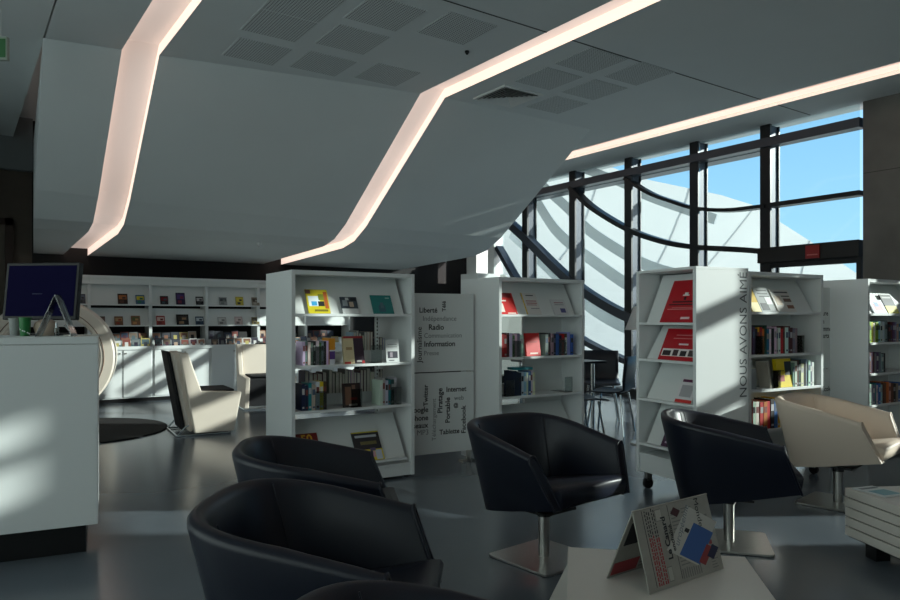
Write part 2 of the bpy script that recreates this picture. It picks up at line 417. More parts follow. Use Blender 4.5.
# dark door in the back left corner
d2 = thing('door_2', None, None, (.15, YB-.02, 0)); struct(d2)
MB().box(-.55, -.45, -.06, .0, 0, 2.75).box(.45, .55, -.06, 0, 0, 2.75).box(-.55, .55, -.06, 0, 2.65, 2.75).build('door_frame', mat('brown_door_frame', (52, 34, 26), .6), d2)
MB().box(-.45, .45, -.03, 0, 0, 2.65).build('door_leaf', mat('grey_brown_door', (92, 84, 74), .7), d2)
es = thing('exit_sign', 'dim green exit sign high on the left under the ceiling', 'sign', at(0, 6.1, 3.5), ang(0))
MB().box(-.07, .07, -.02, .02, 0, .2).build('housing', mat('sign_housing', (150, 160, 150), .5), es)
emp = emat('green_exit', (40, 90, 50), .12); MB().box(-.06, .06, -.024, -.02, .02, .18).build('face', emp, es)
MB().cyl((0, 0, .2), (0, 0, .45), .008).build('hanger', white2, es)

# ================================================================ OUTSIDE
struct(MB().box(XW+.15, 60, -60, 90, -.3, -.05).build('trim_25', mat('pale_paving', (170, 170, 165), .8, noise=.06, nscale=.6)))
# pale shell roof : a broad slope rising away from the window to a falling ridge
shellm = mat('pale_concrete_shell', (192, 191, 186), .75, noise=.03, nscale=.5, bump=.05)
sh = thing('shell_roof', 'huge pale concrete shell roof sloping down outside the window wall', 'shell roof', (15, 12, -.05))
rpx = [(885, 292, 20.9), (865, 279, 20.9), (837, 260, 20.8), (810, 241, 20.8), (780, 222, 20.7), (756, 206, 20.4), (721, 195, 19.6), (690, 188.5, 18.8), (640, 178, 17.4), (600, 163, 16.6), (560, 147, 16.0), (520, 128, 15.4), (470, 100, 14.8), (400, 60, 14.2)]
ridge = []
for px, py, X in rpx:
    k = (px-450)/FPX; d = X/(sy_+k*cy_); ridge.append(Vector((X, d*(cy_-k*sy_), CAMH+(HZ-py)*d/FPX)))
def shz(x, y): return .8*(y-9.3)+.2*(x-10)
NU = 14; mb = MB(); vs = []
def shp(i, u):
    p = ridge[i]; x = p.x+(9.95-p.x)*u; y = p.y-2.0*u*(0 if i < 0 else 1); f = (1-u)
    z = shz(x, y)+(p.z-shz(p.x, p.y))*f
    return Vector((x, y, max(z, 0)))-Vector((15, 12, -.05))
for i in range(len(ridge)): vs += [shp(i, u/NU) for u in range(NU+1)]
n = NU+1
mb.add(vs, [(i*n+j, (i+1)*n+j, (i+1)*n+j+1, i*n+j+1) for i in range(len(ridge)-1) for j in range(NU)])
mb.build('shell_surface', shellm, sh, smooth=True, sharp=60)
bb = MB(); rv = [p-Vector((15, 12, -.05)) for p in ridge]
bb.add(rv+[Vector((p.x+2.5, p.y+1, 0)) for p in rv], [(i, i+1, len(rv)+i+1, len(rv)+i) for i in range(len(rv)-1)]); bb.build('rear_surface', shellm, sh)
seam = mat('shell_seam', (150, 150, 148), .8)
for i0, i1, u1 in ((5, 4, .5), (7, 5, .6), (9, 7, .8), (3, 2, .3)):
    pts = []
    for k in range(17):
        t = k/16; f = i0+(i1-i0)*t; a0 = int(math.floor(f)); a1 = min(a0+1, len(ridge)-1); q = shp(a0, t*u1).lerp(shp(a1, t*u1), f-a0); pts.append(q+Vector((0, 0, .02)))
    MB().tube(pts, .012, 4).build('joint_line', seam, sh)
# distant hill tree
tr = thing('tree', 'dark round tree seen through the glass door beyond the shell roof', 'tree', (27, 11.9, -.05))
MB().cyl((0, 0, 0), (0, 0, 1.6), .16, 8, r1=.1).build('trunk', mat('bark', (60, 50, 42), .9), tr)
bm_ = MB(); random.seed(3)
for k in range(900):
    a = random.uniform(0, 2*PI); e = random.uniform(-.5, 1.5); R_ = random.uniform(.5, 1)**.4
    c = Vector((1.6*R_*math.cos(a)*math.cos(e), 1.6*R_*math.sin(a)*math.cos(e), 1.8+1.35*R_*math.sin(e)))
    n1 = Vector((random.gauss(0, 1), random.gauss(0, 1), random.gauss(0, 1))).normalized(); n2 = n1.orthogonal().normalized(); n3 = n1.cross(n2)
    s_ = .13
    bm_.add([c-n2*s_, c-n3*s_*.6, c+n2*s_, c+n3*s_*.6], [(0, 1, 2, 3)])
bm_.build('crown', mat('dark_foliage', (44, 62, 48), .8), tr)
MB().prism([(-60, -.05), (60, -.05), (50, .9), (20, 1.9), (0, 1.5), (-20, 2.3), (-45, 1.2)], 0, 1.5, 'x').build('hill_m', mat('far_hill', (70, 88, 96), .9))
hl = bpy.data.objects['hill_m']; hl.name = 'hill'; hl.location = (58, 20, 0); tag(hl, 'low blue-grey hill at the horizon behind the tree', 'hill')

# ================================================================ BOOKCASES
ALLBOOK = []
class Case:
    def __init__(s, name, label, short, flpx, d0, th, Wd, D, shelves, deck, bottom, top=1.63, back='none', casters=False, display=True, lowdisplay=False):
        s.o = at(flpx, d0); s.th = th; s.W = Wd; s.D = D; s.short = short; s.rz = ang(th); s.top = top
        s.k0 = (flpx-450)/FPX; s.d0 = d0; s.r0 = s.k0*d0
        s.M = Matrix.Translation(s.o) @ Matrix.Rotation(s.rz, 4, 'Z')
        r = s.root = thing(name, label, 'bookcase', s.o, s.rz)
        t = .03; T = .03
        for x in (0, Wd-t): MB().box(x, x+t, 0, D, bottom, top-.0).build('side_panel', white, r, bevel=.002)
        MB().box(t, Wd-t, 0, D, top-T, top).build('top_panel', white, r, bevel=.002)
        MB().box(t, Wd-t, .01, D-.01, bottom, deck-.02).build('plinth', white, r, bevel=.002)
        MB().box(t, Wd-t, .004, D-.004, deck-.017, deck).build('shelf', white, r, bevel=.001)
        for z in shelves:
            MB().box(t, Wd-t, .0, D/2-.03, z-.02, z).build('shelf', white, r, bevel=.001)
            if back != 'full': MB().box(t, Wd-t, D/2+.03, D, z-.02, z).build('shelf', white, r, bevel=.001)
        if back == 'full': MB().box(t, Wd-t, D/2-.015, D/2+.015, deck, top-T).build('back_panel', white2, r)
        if back == 'half': MB().box(Wd*.5, Wd-t, D/2-.015, D/2+.015, deck+.3, top-T).build('back_panel', white2, r)
        if back != 'full':
            u = MB(); xx = Wd*.80
            u.box(xx, xx+.025, D/2-.012, D/2+.012, deck, top-T, white2)
            for k in range(46):
                z = deck+.03+k*.03
                if z < top-.06: u.box(xx+.008, xx+.017, D/2-.014, D/2-.0121, z, z+.014, blackpl)
            u.build('slotted_upright', None, r)
            for z in shelves[1:]:      # low metal back rails
                MB().box(t, Wd-t, D/2-.025, D/2-.02, z+.0, z+.09).build('back_rail', white2, r)
        if display:
            z = shelves[0]; s.slope(z, top-T)
        if lowdisplay:
            s.slope(deck+.05, deck+.05+.33, y0=.02, y1=.24, lip=True)
        if casters:
            for x in (.05, Wd-.05):
                for y in (.05, D-.05):
                    c = MB().box(x-.012, x+.012, y-.02, y+.02, .05, bottom).build('caster', steel, r)
                    MB().cyl((x-.012, y, .037), (x+.012, y, .037), .037, 20).build('wheel', rubber, c, smooth=True)
        else:
            for x in (.05, Wd-.05):
                for y in (.05, D-.05): MB().cyl((x, y, 0), (x, y, bottom), .02, 10).build('foot', rubber, r)
    def slope(s, z0, z1, y0=.045, y1=.20, lip=False):
        MB().prism([(y0, z0), (y0+.012, z0), (y1+.012, z1), (y1, z1)], .045, s.W-.075, 'x').build('display_panel', white2, s.root)
        if lip: MB().box(.045, s.W-.075, y0-.035, y0+.01, z0-.02, z0-.002).build('display_ledge', white, s.root)
    def x(s, px, y=0.0):
        c, n = math.cos(math.radians(s.th)), math.sin(math.radians(s.th)); k = (px-450)/FPX
        r0 = s.r0-n*y; d0 = s.d0+c*y
        return (k*d0-r0)/(c-k*n)
    def d(s, px, y=0.0):
        a = s.x(px, y); c, n = math.cos(math.radians(s.th)), math.sin(math.radians(s.th)); return s.d0+c*y+a*n
    def z(s, px, py, y=0.0): return CAMH+(HZ-py)*s.d(px, y)/FPX
    def place(s, o, x, y, z, rx=0, rz=0, ry=0):
        o.matrix_world = s.M @ Matrix.Translation((x, y, z)) @ Matrix.Rotation(rz, 4, 'Z') @ Matrix.Rotation(rx, 4, 'X') @ Matrix.Rotation(ry, 4, 'Y')
CN = {'k': ('black', (24, 24, 28)), 'w': ('white', (214, 214, 210)), 'g': ('grey', (128, 132, 134)), 'n': ('navy', (26, 40, 72)), 't': ('teal', (24, 122, 128)),
      'b': ('blue', (52, 104, 160)), 'r': ('red', (168, 28, 30)), 'm': ('maroon', (84, 26, 34)), 'y': ('yellow', (222, 188, 30)), 'o': ('orange', (206, 106, 40)),
      'e': ('beige', (186, 172, 150)), 'G': ('green', (70, 120, 60)), 'L': ('lime green', (150, 176, 40)), 'N': ('brown', (92, 62, 44)), 'p': ('pink', (196, 130, 140)),
      'v': ('purple', (82, 56, 98)), 's': ('pale blue', (150, 180, 196)), 'c': ('cream', (220, 208, 180)), 'd': ('dark green', (22, 62, 56))}
ORD = ['first', 'second', 'third', 'fourth', 'fifth', 'sixth', 'seventh', 'eighth', 'ninth', 'tenth', 'eleventh', 'twelfth', 'thirteenth', 'fourteenth', 'fifteenth', 'sixteenth',
       'seventeenth', 'eighteenth', 'nineteenth', 'twentieth']
def book_mesh(w, h, dp, col, band):
    m = MB(); c = flat(col, .45); t = .0025
    m.box(0, t, 0, dp, 0, h, c).box(w-t, w, 0, dp, 0, h, c).box(t, w-t, 0, t, 0, h, c)
    m.box(t, w-t, t, dp-.004, .003, h-.003, paper)
    b1 = flat(band, .5)
    m.box(w*.12, w*.88, -.0006, 0, h*.60, h*.82, b1)
    m.box(w*.2, w*.8, -.0006, 0, h*.08, h*.15, b1)
    return m
def row(case, shelf, codes, x0, x1, hmin, hmax, where, y=.02, depth=.15, kinds='book', lean_last=False, flip=False):
    n = len(codes); ws = [random.uniform(.8, 1.25) for _ in codes]; sc = (x1-x0-.0015*n)/sum(ws)
    x = x0
    for i, c in enumerate(codes):
        nm, col = CN[c]; w = ws[i]*sc; h = random.uniform(hmin, hmax)
        col = tuple(max(0, min(255, int(q*random.uniform(.85, 1.12)))) for q in col)
        band = random.choice([(205, 205, 200), (40, 40, 44), (150, 150, 150), col, col, (120, 60, 56), (180, 180, 184), (80, 96, 120)])
        m = book_mesh(w, h, depth, col, band).build('book')
        case.place(m, x if not flip else x+w, y+random.uniform(0, .008)+(depth if flip else 0), shelf+.0008, rz=PI if flip else 0)
        tag(m, '%s book, %s from left, %s of the %s' % (nm, ORD[i], where.replace('on the ', '').replace('at the ', ''), case.short), 'book', 'books %s of the %s' % (where, case.short))
        x += w+.0015
def cover(w, h, t, base, blocks=(), title=None, tcol=(240, 240, 240), tz=.8, tsize=.8, name='magazine', spine=None, pages=True):
    """booklet standing: x 0..w, z 0..h, front at y=0"""
    m = MB(); m.box(0, w, 0, t, 0, h, flat(base, .35))
    if pages: m.box(.001, w+.0008, .0008, t-.0008, .002, h+.0006, paper)
    for k, (a, b, c, d_, col) in enumerate(blocks):
        e = .0005+.00025*k
        m.box(a*w, b*w, -e, 0, c*h, d_*h, flat(col, .4))
    o = m.build(name)
    if title: 
        text('title_lettering', title, flat(tcol), o, (w*(1-tsize)/2, -.003, tz*h), (1, 0, 0), (0, 0, 1), length=w*tsize, weight=.03)
    return o
def faceout(case, pxl, pxr, h, base, blocks, shelf, label, cat='magazine', slope=(.148, .29), y0=.028, t=.008, **kw):
    xl, xr = case.x(pxl, y0), case.x(pxr, y0)
    o = cover(xr-xl, h, t, base, blocks, name=kw.pop('name', 'magazine'), **kw)
    rx = -math.atan2(*slope); case.place(o, xl, y0+.0, shelf+.002, rx=rx)
    tag(o, label, cat); return o
def divider(case, px, shelf, label, h=.14, dp=.2):
    o = MB().prism([(0, 0), (dp, 0), (dp, .004), (.004, .004), (.004, h), (0, h)], 0, .09, 'x').build('book_support', acryl)
    case.place(o, case.x(px), .012, shelf+.001); tag(o, label, 'book support', 'clear acrylic book supports on the shelves')

# ---- case A
A = Case('bookcase', 'white open bookcase left of the word panel, with a yellow magazine on top display', 'left bookcase', 291.5, 5.15, 32, 1.025, .60,
         [1.31, .925, .59], .12, .02, back='none', lowdisplay=True)
# ---- case B
B = Case('bookcase', 'white bookcase right of the word panel, holding a red book on its middle shelf', 'middle bookcase', 499, 6.02, 33, .985, .58,
         [1.31, .94, .60], .12, .02, back='half', lowdisplay=True)
# ---- case D
D = Case('bookcase', 'white bookcase with crowded colourful rows just right of the NOUS AVONS lettering', 'lettered bookcase', 749, 5.32, 30, .93, .58,
         [1.325, .998, .73, .42], .2, .11, back='full', casters=True)
# ---- case E
E = Case('bookcase', 'white bookcase at the right picture edge behind the beige armchair', 'right edge bookcase', 868, 6.3, 32, .96, .60,
         [1.32, 1.057, .78, .495], .2, .03, back='full')
# ---- case C : opening faces left
thC = 26
cn = at(696, 4.80)                                   # near corner
a_ = ang(thC); ux = Vector((math.cos(a_), math.sin(a_), 0)); vx = Vector((-math.sin(a_), math.cos(a_), 0))
WC, DC, TC = .60, .50, 1.63
rC = thing('bookcase', 'narrow white end bookcase with red posters facing left and a lettered side', 'bookcase', cn+vx*WC, a_-PI/2)
# local: x runs from far corner to near corner (0..WC), y runs into the case (0..DC)
MC = Matrix.Translation(cn+vx*WC) @ Matrix.Rotation(a_-PI/2, 4, 'Z')
MB().box(0, .03, 0, DC, .12, TC-.02).build('side_panel', white, rC, bevel=.002)
sp = MB().box(WC-.03, WC, 0, DC, .12, TC-.02).build('side_panel', white, rC, bevel=.002); sp['label'] = 'white side panel lettered NOUS AVONS AIMÉ'
MB().box(0, WC, 0, DC, TC-.02, TC).build('top_panel', white, rC, bevel=.002)
MB().box(.03, WC-.03, DC-.02, DC, .12, TC-.02).build('back_panel', white2, rC)
MB().box(.03, WC-.03, .01, DC-.02, .13, .25).build('plinth', white, rC, bevel=.002)
CS = [1.245, .975, .68, .345]
MB().box(.03, WC-.03, 0, DC-.02, .253, .27).build('shelf', white, rC)
for z in CS: MB().box(.03, WC-.03, .0, .36, z-.018, z).build('shelf', white, rC, bevel=.001)
for z, z1 in zip(CS, (TC-.03, 1.22, .955, .66)):
    MB().prism([(.05, z), (.06, z), (.22, z1), (.21, z1)], .06, WC-.035, 'x').build('display_panel', white2, rC)
MB().box(.035, .06, .20, .215, .27, TC-.03).build('slotted_upright', mat('upright_grey', (120, 124, 124), .5), rC)
for x in (.06, WC-.06):
    for y in (.06, DC-.06):
        c = MB().box(x-.014, x+.014, y-.02, y+.03, .06, .13).build('caster', steel, rC)
        MB().cyl((x-.014, y, .04), (x+.014, y, .04), .04, 24).build('wheel', rubber, c, smooth=True)
grey_l = mat('grey_lettering', (84, 90, 94), .5)
text('lettering', 'NOUS AVONS AIMÉ', grey_l, rC, (WC+.0, DC-.02, .72), (0, 0, 1), (0, -1, 0), length=.88, weight=.0)
# ensure the letters face outwards (+x)
lt = bpy.data.objects['lettering']
for v in lt.data.vertices: v.co.x = WC+.0012
def placeC(o, x, y, z, rx): o.matrix_world = MC @ Matrix.Translation((x, y, z)) @ Matrix.Rotation(rx, 4, 'X')
sl = -math.atan2(.16, .34)
red = (178, 14, 30)
o = cover(.34, .335, .006, red, [(.1, .95, .40, .43, (60, 8, 14)), (.18, .9, .46, .50, (70, 10, 16)), (.22, .8, .335, .35, (200, 110, 110)), (.1, .95, .30, .312, (214, 150, 150)), (.42, .6, .62, .65, (230, 225, 220)), (.46, .56, .65, .70, (225, 220, 215)), (.48, .54, .52, .60, (40, 8, 12)), (.58, .82, .07, .12, (225, 200, 200))], name='poster')
placeC(o, .21, .035, 1.2475, sl); tag(o, 'large red poster with small white figure on the top display of the narrow case', 'poster')
bw = (226, 222, 218)
o = cover(.36, .245, .006, red, [(.05, .97, .12, .36, bw), (.08, .3, .14, .3, (40, 30, 34)), (.36, .5, .14, .33, (60, 40, 44)), (.56, .72, .14, .3, (30, 26, 30)), (.78, .92, .14, .33, (70, 60, 60)), (.3, .9, .78, .81, (205, 130, 130)), (.25, .95, .68, .70, (205, 130, 130)), (.45, .7, .48, .53, (230, 210, 210))], name='poster')
placeC(o, .19, .035, .977, sl); tag(o, 'red landscape poster with a black and white photo strip, second display down', 'poster')
o = cover(.155, .185, .006, (214, 212, 214), [(.1, .95, .84, .95, (88, 24, 66)), (.0, 1, 0, .13, (196, 44, 40)), (.15, .85, .24, .72, (166, 166, 170))], name='card')
placeC(o, .36, .035, .682, sl); tag(o, 'small white card with purple head and red foot on the third display', 'card')
o = cover(.3, .26, .006, (66, 26, 62), [(.1, .9, .1, .16, (190, 170, 190)), (.1, .8, .6, .8, (92, 46, 88))], name='poster')
placeC(o, .22, .035, .347, sl); tag(o, 'dark purple poster on the lowest display of the narrow case', 'poster')

# ---- contents of A
faceout(A, 309, 331, .205, (206, 190, 40), [(.08, .6, .3, .72, (225, 235, 240)), (.2, .45, .32, .5, (60, 160, 215)), (.5, .78, .3, .5, (30, 34, 36)), (.8, .96, .2, .9, (176, 88, 34)), (.0, .22, .82, .98, (110, 70, 60)), (.3, .9, .08, .16, (120, 110, 30)), (.55, .8, .55, .8, (120, 130, 40))],
        1.31, 'yellow magazine with blue and white picture on the top display of the left bookcase')
faceout(A, 343, 359.5, .145, (60, 70, 80), [(0, 1, 0, .3, (214, 216, 216)), (.1, .4, .45, .8, (150, 160, 166)), (.5, .75, .4, .7, (190, 170, 150)), (.6, .95, .75, .92, (20, 26, 34)), (.3, .5, .8, .95, (200, 205, 205))],
        1.31, 'small magazine with dark group photo on the top display of the left bookcase')
faceout(A, 374, 394.5, .165, (16, 120, 118), [(.7, .9, .82, .88, (150, 190, 180)), (.3, .62, .1, .45, (50, 96, 110)), (.4, .55, .3, .6, (80, 110, 120))],
        1.31, 'dark green booklet on the top display of the left bookcase')
row(A, .925, 'wgwgkwGgkw', A.x(304), A.x(330), .165, .185, 'on the upper row')
o = cover(.045, .20, .15, (224, 150, 40), [(0, 1, .0, .55, (220, 220, 226)), (0, 1, .2, .5, (90, 60, 130))], name='book'); A.place(o, A.x(330.5), .02, .926)
tag(o, 'orange topped book ending the upper row of the left bookcase', 'book')
faceout(A, 345, 365, .215, (216, 200, 160), [(.5, 1, 0, 1, (52, 36, 52)), (0, 1, .92, 1, (150, 28, 36)), (0, .3, 0, .07, (176, 40, 40)), (.85, 1, .0, .1, (176, 30, 36)), (.12, .42, .5, .6, (170, 140, 100)), (.6, .85, .05, .12, (210, 205, 200))],
        .925, 'cream and dark purple book propped face out in the left bookcase', 'book', slope=(.06, .27), name='book', t=.03)
o = faceout(A, 386.5, 399.5, .18, (206, 210, 210), [(.12, .88, .18, .48, (56, 56, 68)), (.3, .5, .22, .44, (150, 140, 150)), (.15, .85, .66, .69, (120, 124, 126)), (.15, .85, .76, .79, (120, 124, 126)), (.2, .6, .06, .1, (90, 90, 96))],
        .925, 'small white notice card standing at the right of the left bookcase', 'card', slope=(.03, .27), name='card', t=.004)
row(A, .59, 'nntewyN', A.x(303), A.x(328), .185, .215, 'on the lower row')
faceout(A, 344, 361, .185, (44, 34, 34), [(.1, .45, .1, .85, (120, 88, 70)), (.55, .9, .15, .7, (70, 44, 40)), (.4, .8, .3, .4, (150, 40, 36)), (.3, .8, .06, .14, (180, 170, 160)), (.5, .7, .75, .92, (130, 100, 84))],
        .59, 'dark book with a brownish photo cover, face out on the lower row', 'book', slope=(.03, .27), name='book', t=.025)
row(A, .59, 'wewtdw', A.x(381), A.x(398), .19, .225, 'at the right of the lower row')
faceout(A, 301, 324, .275, (120, 26, 24), [(.2, .8, .45, .5, (200, 120, 30)), (0, 1, 0, .2, (60, 20, 20))], .17, 'dark red magazine headed 50 on the low display', y0=.0, slope=(.22, .33), title='50', tcol=(226, 170, 50), tz=.72, tsize=.5)
faceout(A, 358, 385, .245, (26, 30, 40), [(0, 1, 0, .38, (214, 196, 60)), (.1, .9, .8, .88, (190, 196, 200)), (.25, .85, .55, .66, (110, 104, 60)), (.5, .7, .1, .3, (206, 150, 170)), (.72, .95, .02, .34, (190, 200, 214)), (.55, .75, .32, .42, (90, 80, 120)), (0, 1, .96, 1, (205, 190, 50))],
        .17, 'black and yellow magazine on the low display of the left bookcase', y0=.0, slope=(.22, .33))
row(A, .925, 'wgkGgwN', A.x(345, .35)+.08, A.x(365, .35)+.08, .2, .26, 'on the rear upper row', y=.36, flip=True)
row(A, .925, 'kngsw', A.x(369, .35)+.06, A.x(378, .35)+.10, .16, .22, 'on the rear middle row', y=.36, flip=True)
row(A, .59, 'gkgNwkgwkgmkgwkgk', A.x(330, .35), A.x(384, .35), .23, .27, 'on the rear lower row', y=.37, flip=True)
row(A, .59, 'nkrkm', A.x(300, .35)+.05, A.x(322, .35)+.05, .23, .27, 'on the rear left row', y=.37, flip=True)
row(A, .12, 'gkwNgkgwkg', .2, .7, .22, .26, 'on the rear bottom row', y=.37, flip=True)
for px, z in ((314, .925), (372, .925), (316, .59), (352, .59), (392, .59)): divider(A, px, z, 'clear acrylic book support on a shelf of the left bookcase')
# ---- contents of B
faceout(B, 502, 518, .21, (196, 34, 32), [(0, .9, .78, 1, (120, 20, 26)), (.1, .5, .6, .66, (230, 220, 215)), (.0, .25, .1, .5, (220, 214, 205)), (.4, .9, .02, .07, (230, 220, 210))], 1.31, 'red magazine on the top display of the middle bookcase')
faceout(B, 527, 542, .215, (212, 210, 206), [(0, .08, 0, 1, (212, 180, 60)), (.3, .8, .86, .9, (50, 54, 60)), (.2, .9, .5, .54, (160, 70, 80)), (.2, .9, .6, .64, (170, 90, 96)), (.2, .85, .42, .45, (160, 90, 96)), (.4, .95, .25, .28, (130, 130, 136))], 1.31, 'white magazine with yellow spine edge on the top display of the middle bookcase')
faceout(B, 555, 569, .155, (206, 206, 208), [(.2, .85, .75, .8, (150, 90, 100)), (.2, .85, .62, .66, (130, 130, 136)), (.5, .85, .12, .4, (70, 72, 130))], 1.31, 'small white leaflet with a violet mark on the top display of the middle bookcase')
row(B, .94, 'rrmwGwgw', B.x(502.5), B.x(525), .185, .21, 'on the upper row')
faceout(B, 527, 541, .205, (196, 24, 22), [(.25, .8, .08, .15, (220, 190, 180)), (.3, .8, .6, .62, (120, 16, 18))], .94, 'bright red book face out on the upper row of the middle bookcase', 'book', slope=(.04, .27), name='book', t=.02)
row(B, .94, 'gkgkbnrNsb', B.x(547), B.x(575), .18, .21, 'right of the red book')
row(B, .60, 'nnnwswbww', B.x(516), B.x(537), .19, .22, 'on the lower row')
bx = MB().box(0, .19, 0, .12, 0, .022, flat((24, 120, 130))).box(.003, .188, .002, .118, .003, .019, paper).build('book'); B.place(bx, B.x(518), .03, .8225)
tag(bx, 'teal book lying flat on top of the lower row in the middle bookcase', 'book')
faceout(B, 522, 532, .16, (40, 56, 70), [(.1, .9, .5, .8, (150, 150, 150))], .17, 'dark booklet on the low display of the middle bookcase', y0=.0, slope=(.22, .33))
faceout(B, 505, 518, .14, (110, 124, 146), [(.1, .9, .5, .8, (150, 160, 176))], .17, 'blue grey booklet on the low display of the middle bookcase', y0=.0, slope=(.22, .33))
for px, z in ((514, .94), (560, .94), (507, .60), (566, .60)): divider(B, px, z, 'clear acrylic book support on a shelf of the middle bookcase')
# ---- contents of D
faceout(D, 753, 762, .20, (212, 176, 60), [(0, 1, 0, .4, (226, 214, 160))], 1.325, 'yellow magazine at the left of the top display right of the lettering')
faceout(D, 762.5, 777, .215, (160, 164, 164), [(.2, .9, .85, .9, (60, 64, 66)), (.2, .9, .72, .76, (60, 64, 66)), (.25, .9, .6, .64, (70, 74, 76)), (.1, .6, .05, .35, (50, 56, 62)), (.55, .95, .3, .6, (224, 226, 226))], 1.325, 'grey magazine with dark headlines, second on the top display right of the lettering')
faceout(D, 779, 797, .20, (214, 210, 204), [(.2, .95, .85, .91, (60, 60, 64)), (.5, .95, .68, .73, (80, 76, 74)), (.55, .95, .45, .6, (110, 84, 70)), (.1, .4, .3, .7, (190, 170, 150)), (.6, .95, .15, .3, (130, 84, 60))], 1.325, 'pale magazine with brown pictures, rightmost on the top display right of the lettering')
row(D, .998, 'mvkyrodtwkwewrNwmmgg', D.x(753), D.x(800), .19, .225, 'on the upper row')
o = cover(.10, .16, .12, (150, 156, 158), name='box_file'); D.place(o, D.x(752.5), .04, .7312); tag(o, 'grey box file at the left end of the lower row right of the lettering', 'box file')
faceout(D, 778, 793, .225, (222, 196, 20), [(.0, .5, .2, .42, (160, 44, 30)), (.55, 1, .42, .9, (30, 34, 44)), (.1, .5, .55, .6, (150, 130, 20))], .73, 'big yellow book facing out on the lower row right of the lettering', 'book', slope=(.03, .27), name='book', t=.03)
o = cover(.02, .21, .10, (176, 170, 158)); D.place(o, D.x(773), .02, .732, ry=-.22); tag(o, 'tan book leaning against the big yellow book', 'book'); o.name = 'book'
row(D, .73, 'gwNdwkswgw', D.x(796), D.x(817), .18, .22, 'on the lower row')
row(D, .42, 'rwwrorkby', D.x(753), D.x(783), .20, .235, 'on the bottom row')
for px, z in ((758, .998), (799, .998), (775, .73)): divider(D, px, z, 'clear acrylic book support on a shelf right of the lettering')
# ---- contents of E
faceout(E, 875, 888, .14, (205, 208, 214), [(.2, .8, .2, .7, (190, 130, 140)), (.3, .6, .5, .8, (90, 130, 180))], 1.32, 'pale magazine with pink picture on the right edge bookcase')
faceout(E, 889, 900, .20, (34, 34, 38), [(0, 1, 0, .4, (214, 200, 40)), (.1, .9, .8, .88, (150, 150, 150))], 1.32, 'black and yellow magazine on the top display of the right edge bookcase')
row(E, 1.057, 'LywLswwg', E.x(871.5), E.x(890), .17, .2, 'on the upper row')
row(E, 1.057, 'kmvgpb', E.x(891), E.x(903), .16, .19, 'on the upper right row')
row(E, .78, 'mvmgvggk', E.x(872), E.x(888), .17, .2, 'on the second row')
row(E, .495, 'wwgtwbs', E.x(872), E.x(885), .17, .2, 'on the third row')
row(E, .495, 'NoeNkgb', E.x(886), E.x(903), .17, .2, 'on the right half of the third row')

# ================================================================ WORD PANELS
ink = mat('black_lettering', (34, 36, 38), .6); ink2 = mat('grey_thin_lettering', (112, 118, 120), .6)
class Plane:
    def __init__(s, px, d, th):
        s.k0 = (px-450)/FPX; s.d0 = d; s.r0 = s.k0*d; s.c = math.cos(math.radians(th)); s.n = math.sin(math.radians(th)); s.th = th
    def loc(s, px, py):
        k = (px-450)/FPX; a = (k*s.d0-s.r0)/(s.c-k*s.n); d = s.d0+a*s.n; return a, CAMH+(HZ-py)*d/FPX
def word(pl, root, s, p0, p1, weight, vertical=False, right=False):
    a0, z0 = pl.loc(*p0); a1, z1 = pl.loc(*p1)
    m_ = ink if weight > 0 else ink2
    if vertical: text('word', s, m_, root, (a0, 0, z0), (0, 0, 1), (-1, 0, 0), length=z1-z0, weight=max(weight, .0))
    elif right: text('word', s, m_, root, (a1, 0, z0), (1, 0, 0), (0, 0, 1), size=.063, weight=max(weight, 0), align='RIGHT')
    else: text('word', s, m_, root, (a0, 0, z0), (1, 0, 0), (0, 0, 1), length=a1-a0, weight=max(weight, .0))
P1 = Plane(474, 6.28, 28.6)
wp = thing('word_panel', 'white panel printed with French media words between two bookcases', 'panel', at(474, 6.28), ang(28.6))
MB().box(-.70, -.004, 0, .02, .815, 1.49).build('upper_board', white2, wp, bevel=.001)
MB().box(-.70, -.004, 0, .02, .11, .805).build('lower_board', white2, wp, bevel=.001)
MB().box(-.68, -.62, .021, .035, .0, 1.45).box(-.06, -.02, .021, .035, 0, 1.45).box(-.69, -.61, .021, .10, 0, .012).box(-.1, -.01, .021, .10, 0, .012).build('rear_post', steel, wp)
b_ = .022
for s_, p0, p1, w_, v_ in (('Liberté', (419.4, 312.5), (437.3, 312.5), b_, 0), ('Indépendance', (423, 320.8), (456.3, 320.8), 0, 0), ('Radio', (428.8, 329.7), (443.9, 329.7), b_, 0),
        ('Communication', (424.2, 337.9), (461.6, 337.9), 0, 0), ('Information', (424.3, 346.6), (455, 346.6), b_, 0), ('Presse', (424.2, 355.4), (438.8, 355.4), 0, 0),
        ('Télé', (445.6, 311.6), (445.6, 301), b_, 1), ('Journalisme', (421.6, 363), (421.6, 327), .008, 1),
        ('Twitter', (427.7, 406), (427.7, 384.4), b_, 1), ('MP3', (417.2, 435.4), (428.3, 435.4), 0, 0), ('Téléchargement', (435.8, 440.5), (435.8, 398.5), 0, 1),
        ('Piratage', (442.2, 412.7), (442.2, 388), b_, 1), ('Portable', (449.8, 422.5), (449.8, 397.3), b_, 1), ('Internet', (446.4, 391.9), (466.3, 391.0), b_, 0),
        ('web', (454, 400.2), (463.6, 400), 0, 0), ('@', (453.5, 407), (458.2, 407), b_, 0), ('Facebook', (465.5, 432.8), (465.5, 405), b_, 1), ('Tablette', (439.3, 434.6), (459.4, 434), b_, 0)):
    word(P1, wp, s_, p0, p1, w_, bool(v_))
for s_, y in (('Google', 412.7), ('Téléphone', 420.9), ('Réseaux', 428.4)):
    word(P1, wp, s_, (415, y), (428.2, y), b_, right=True)
P2 = Plane(833.5, 6.62, 30)
w2 = thing('word_panel', 'mostly hidden white word panel left of the right edge bookcase', 'panel', at(833.5, 6.62), ang(30))
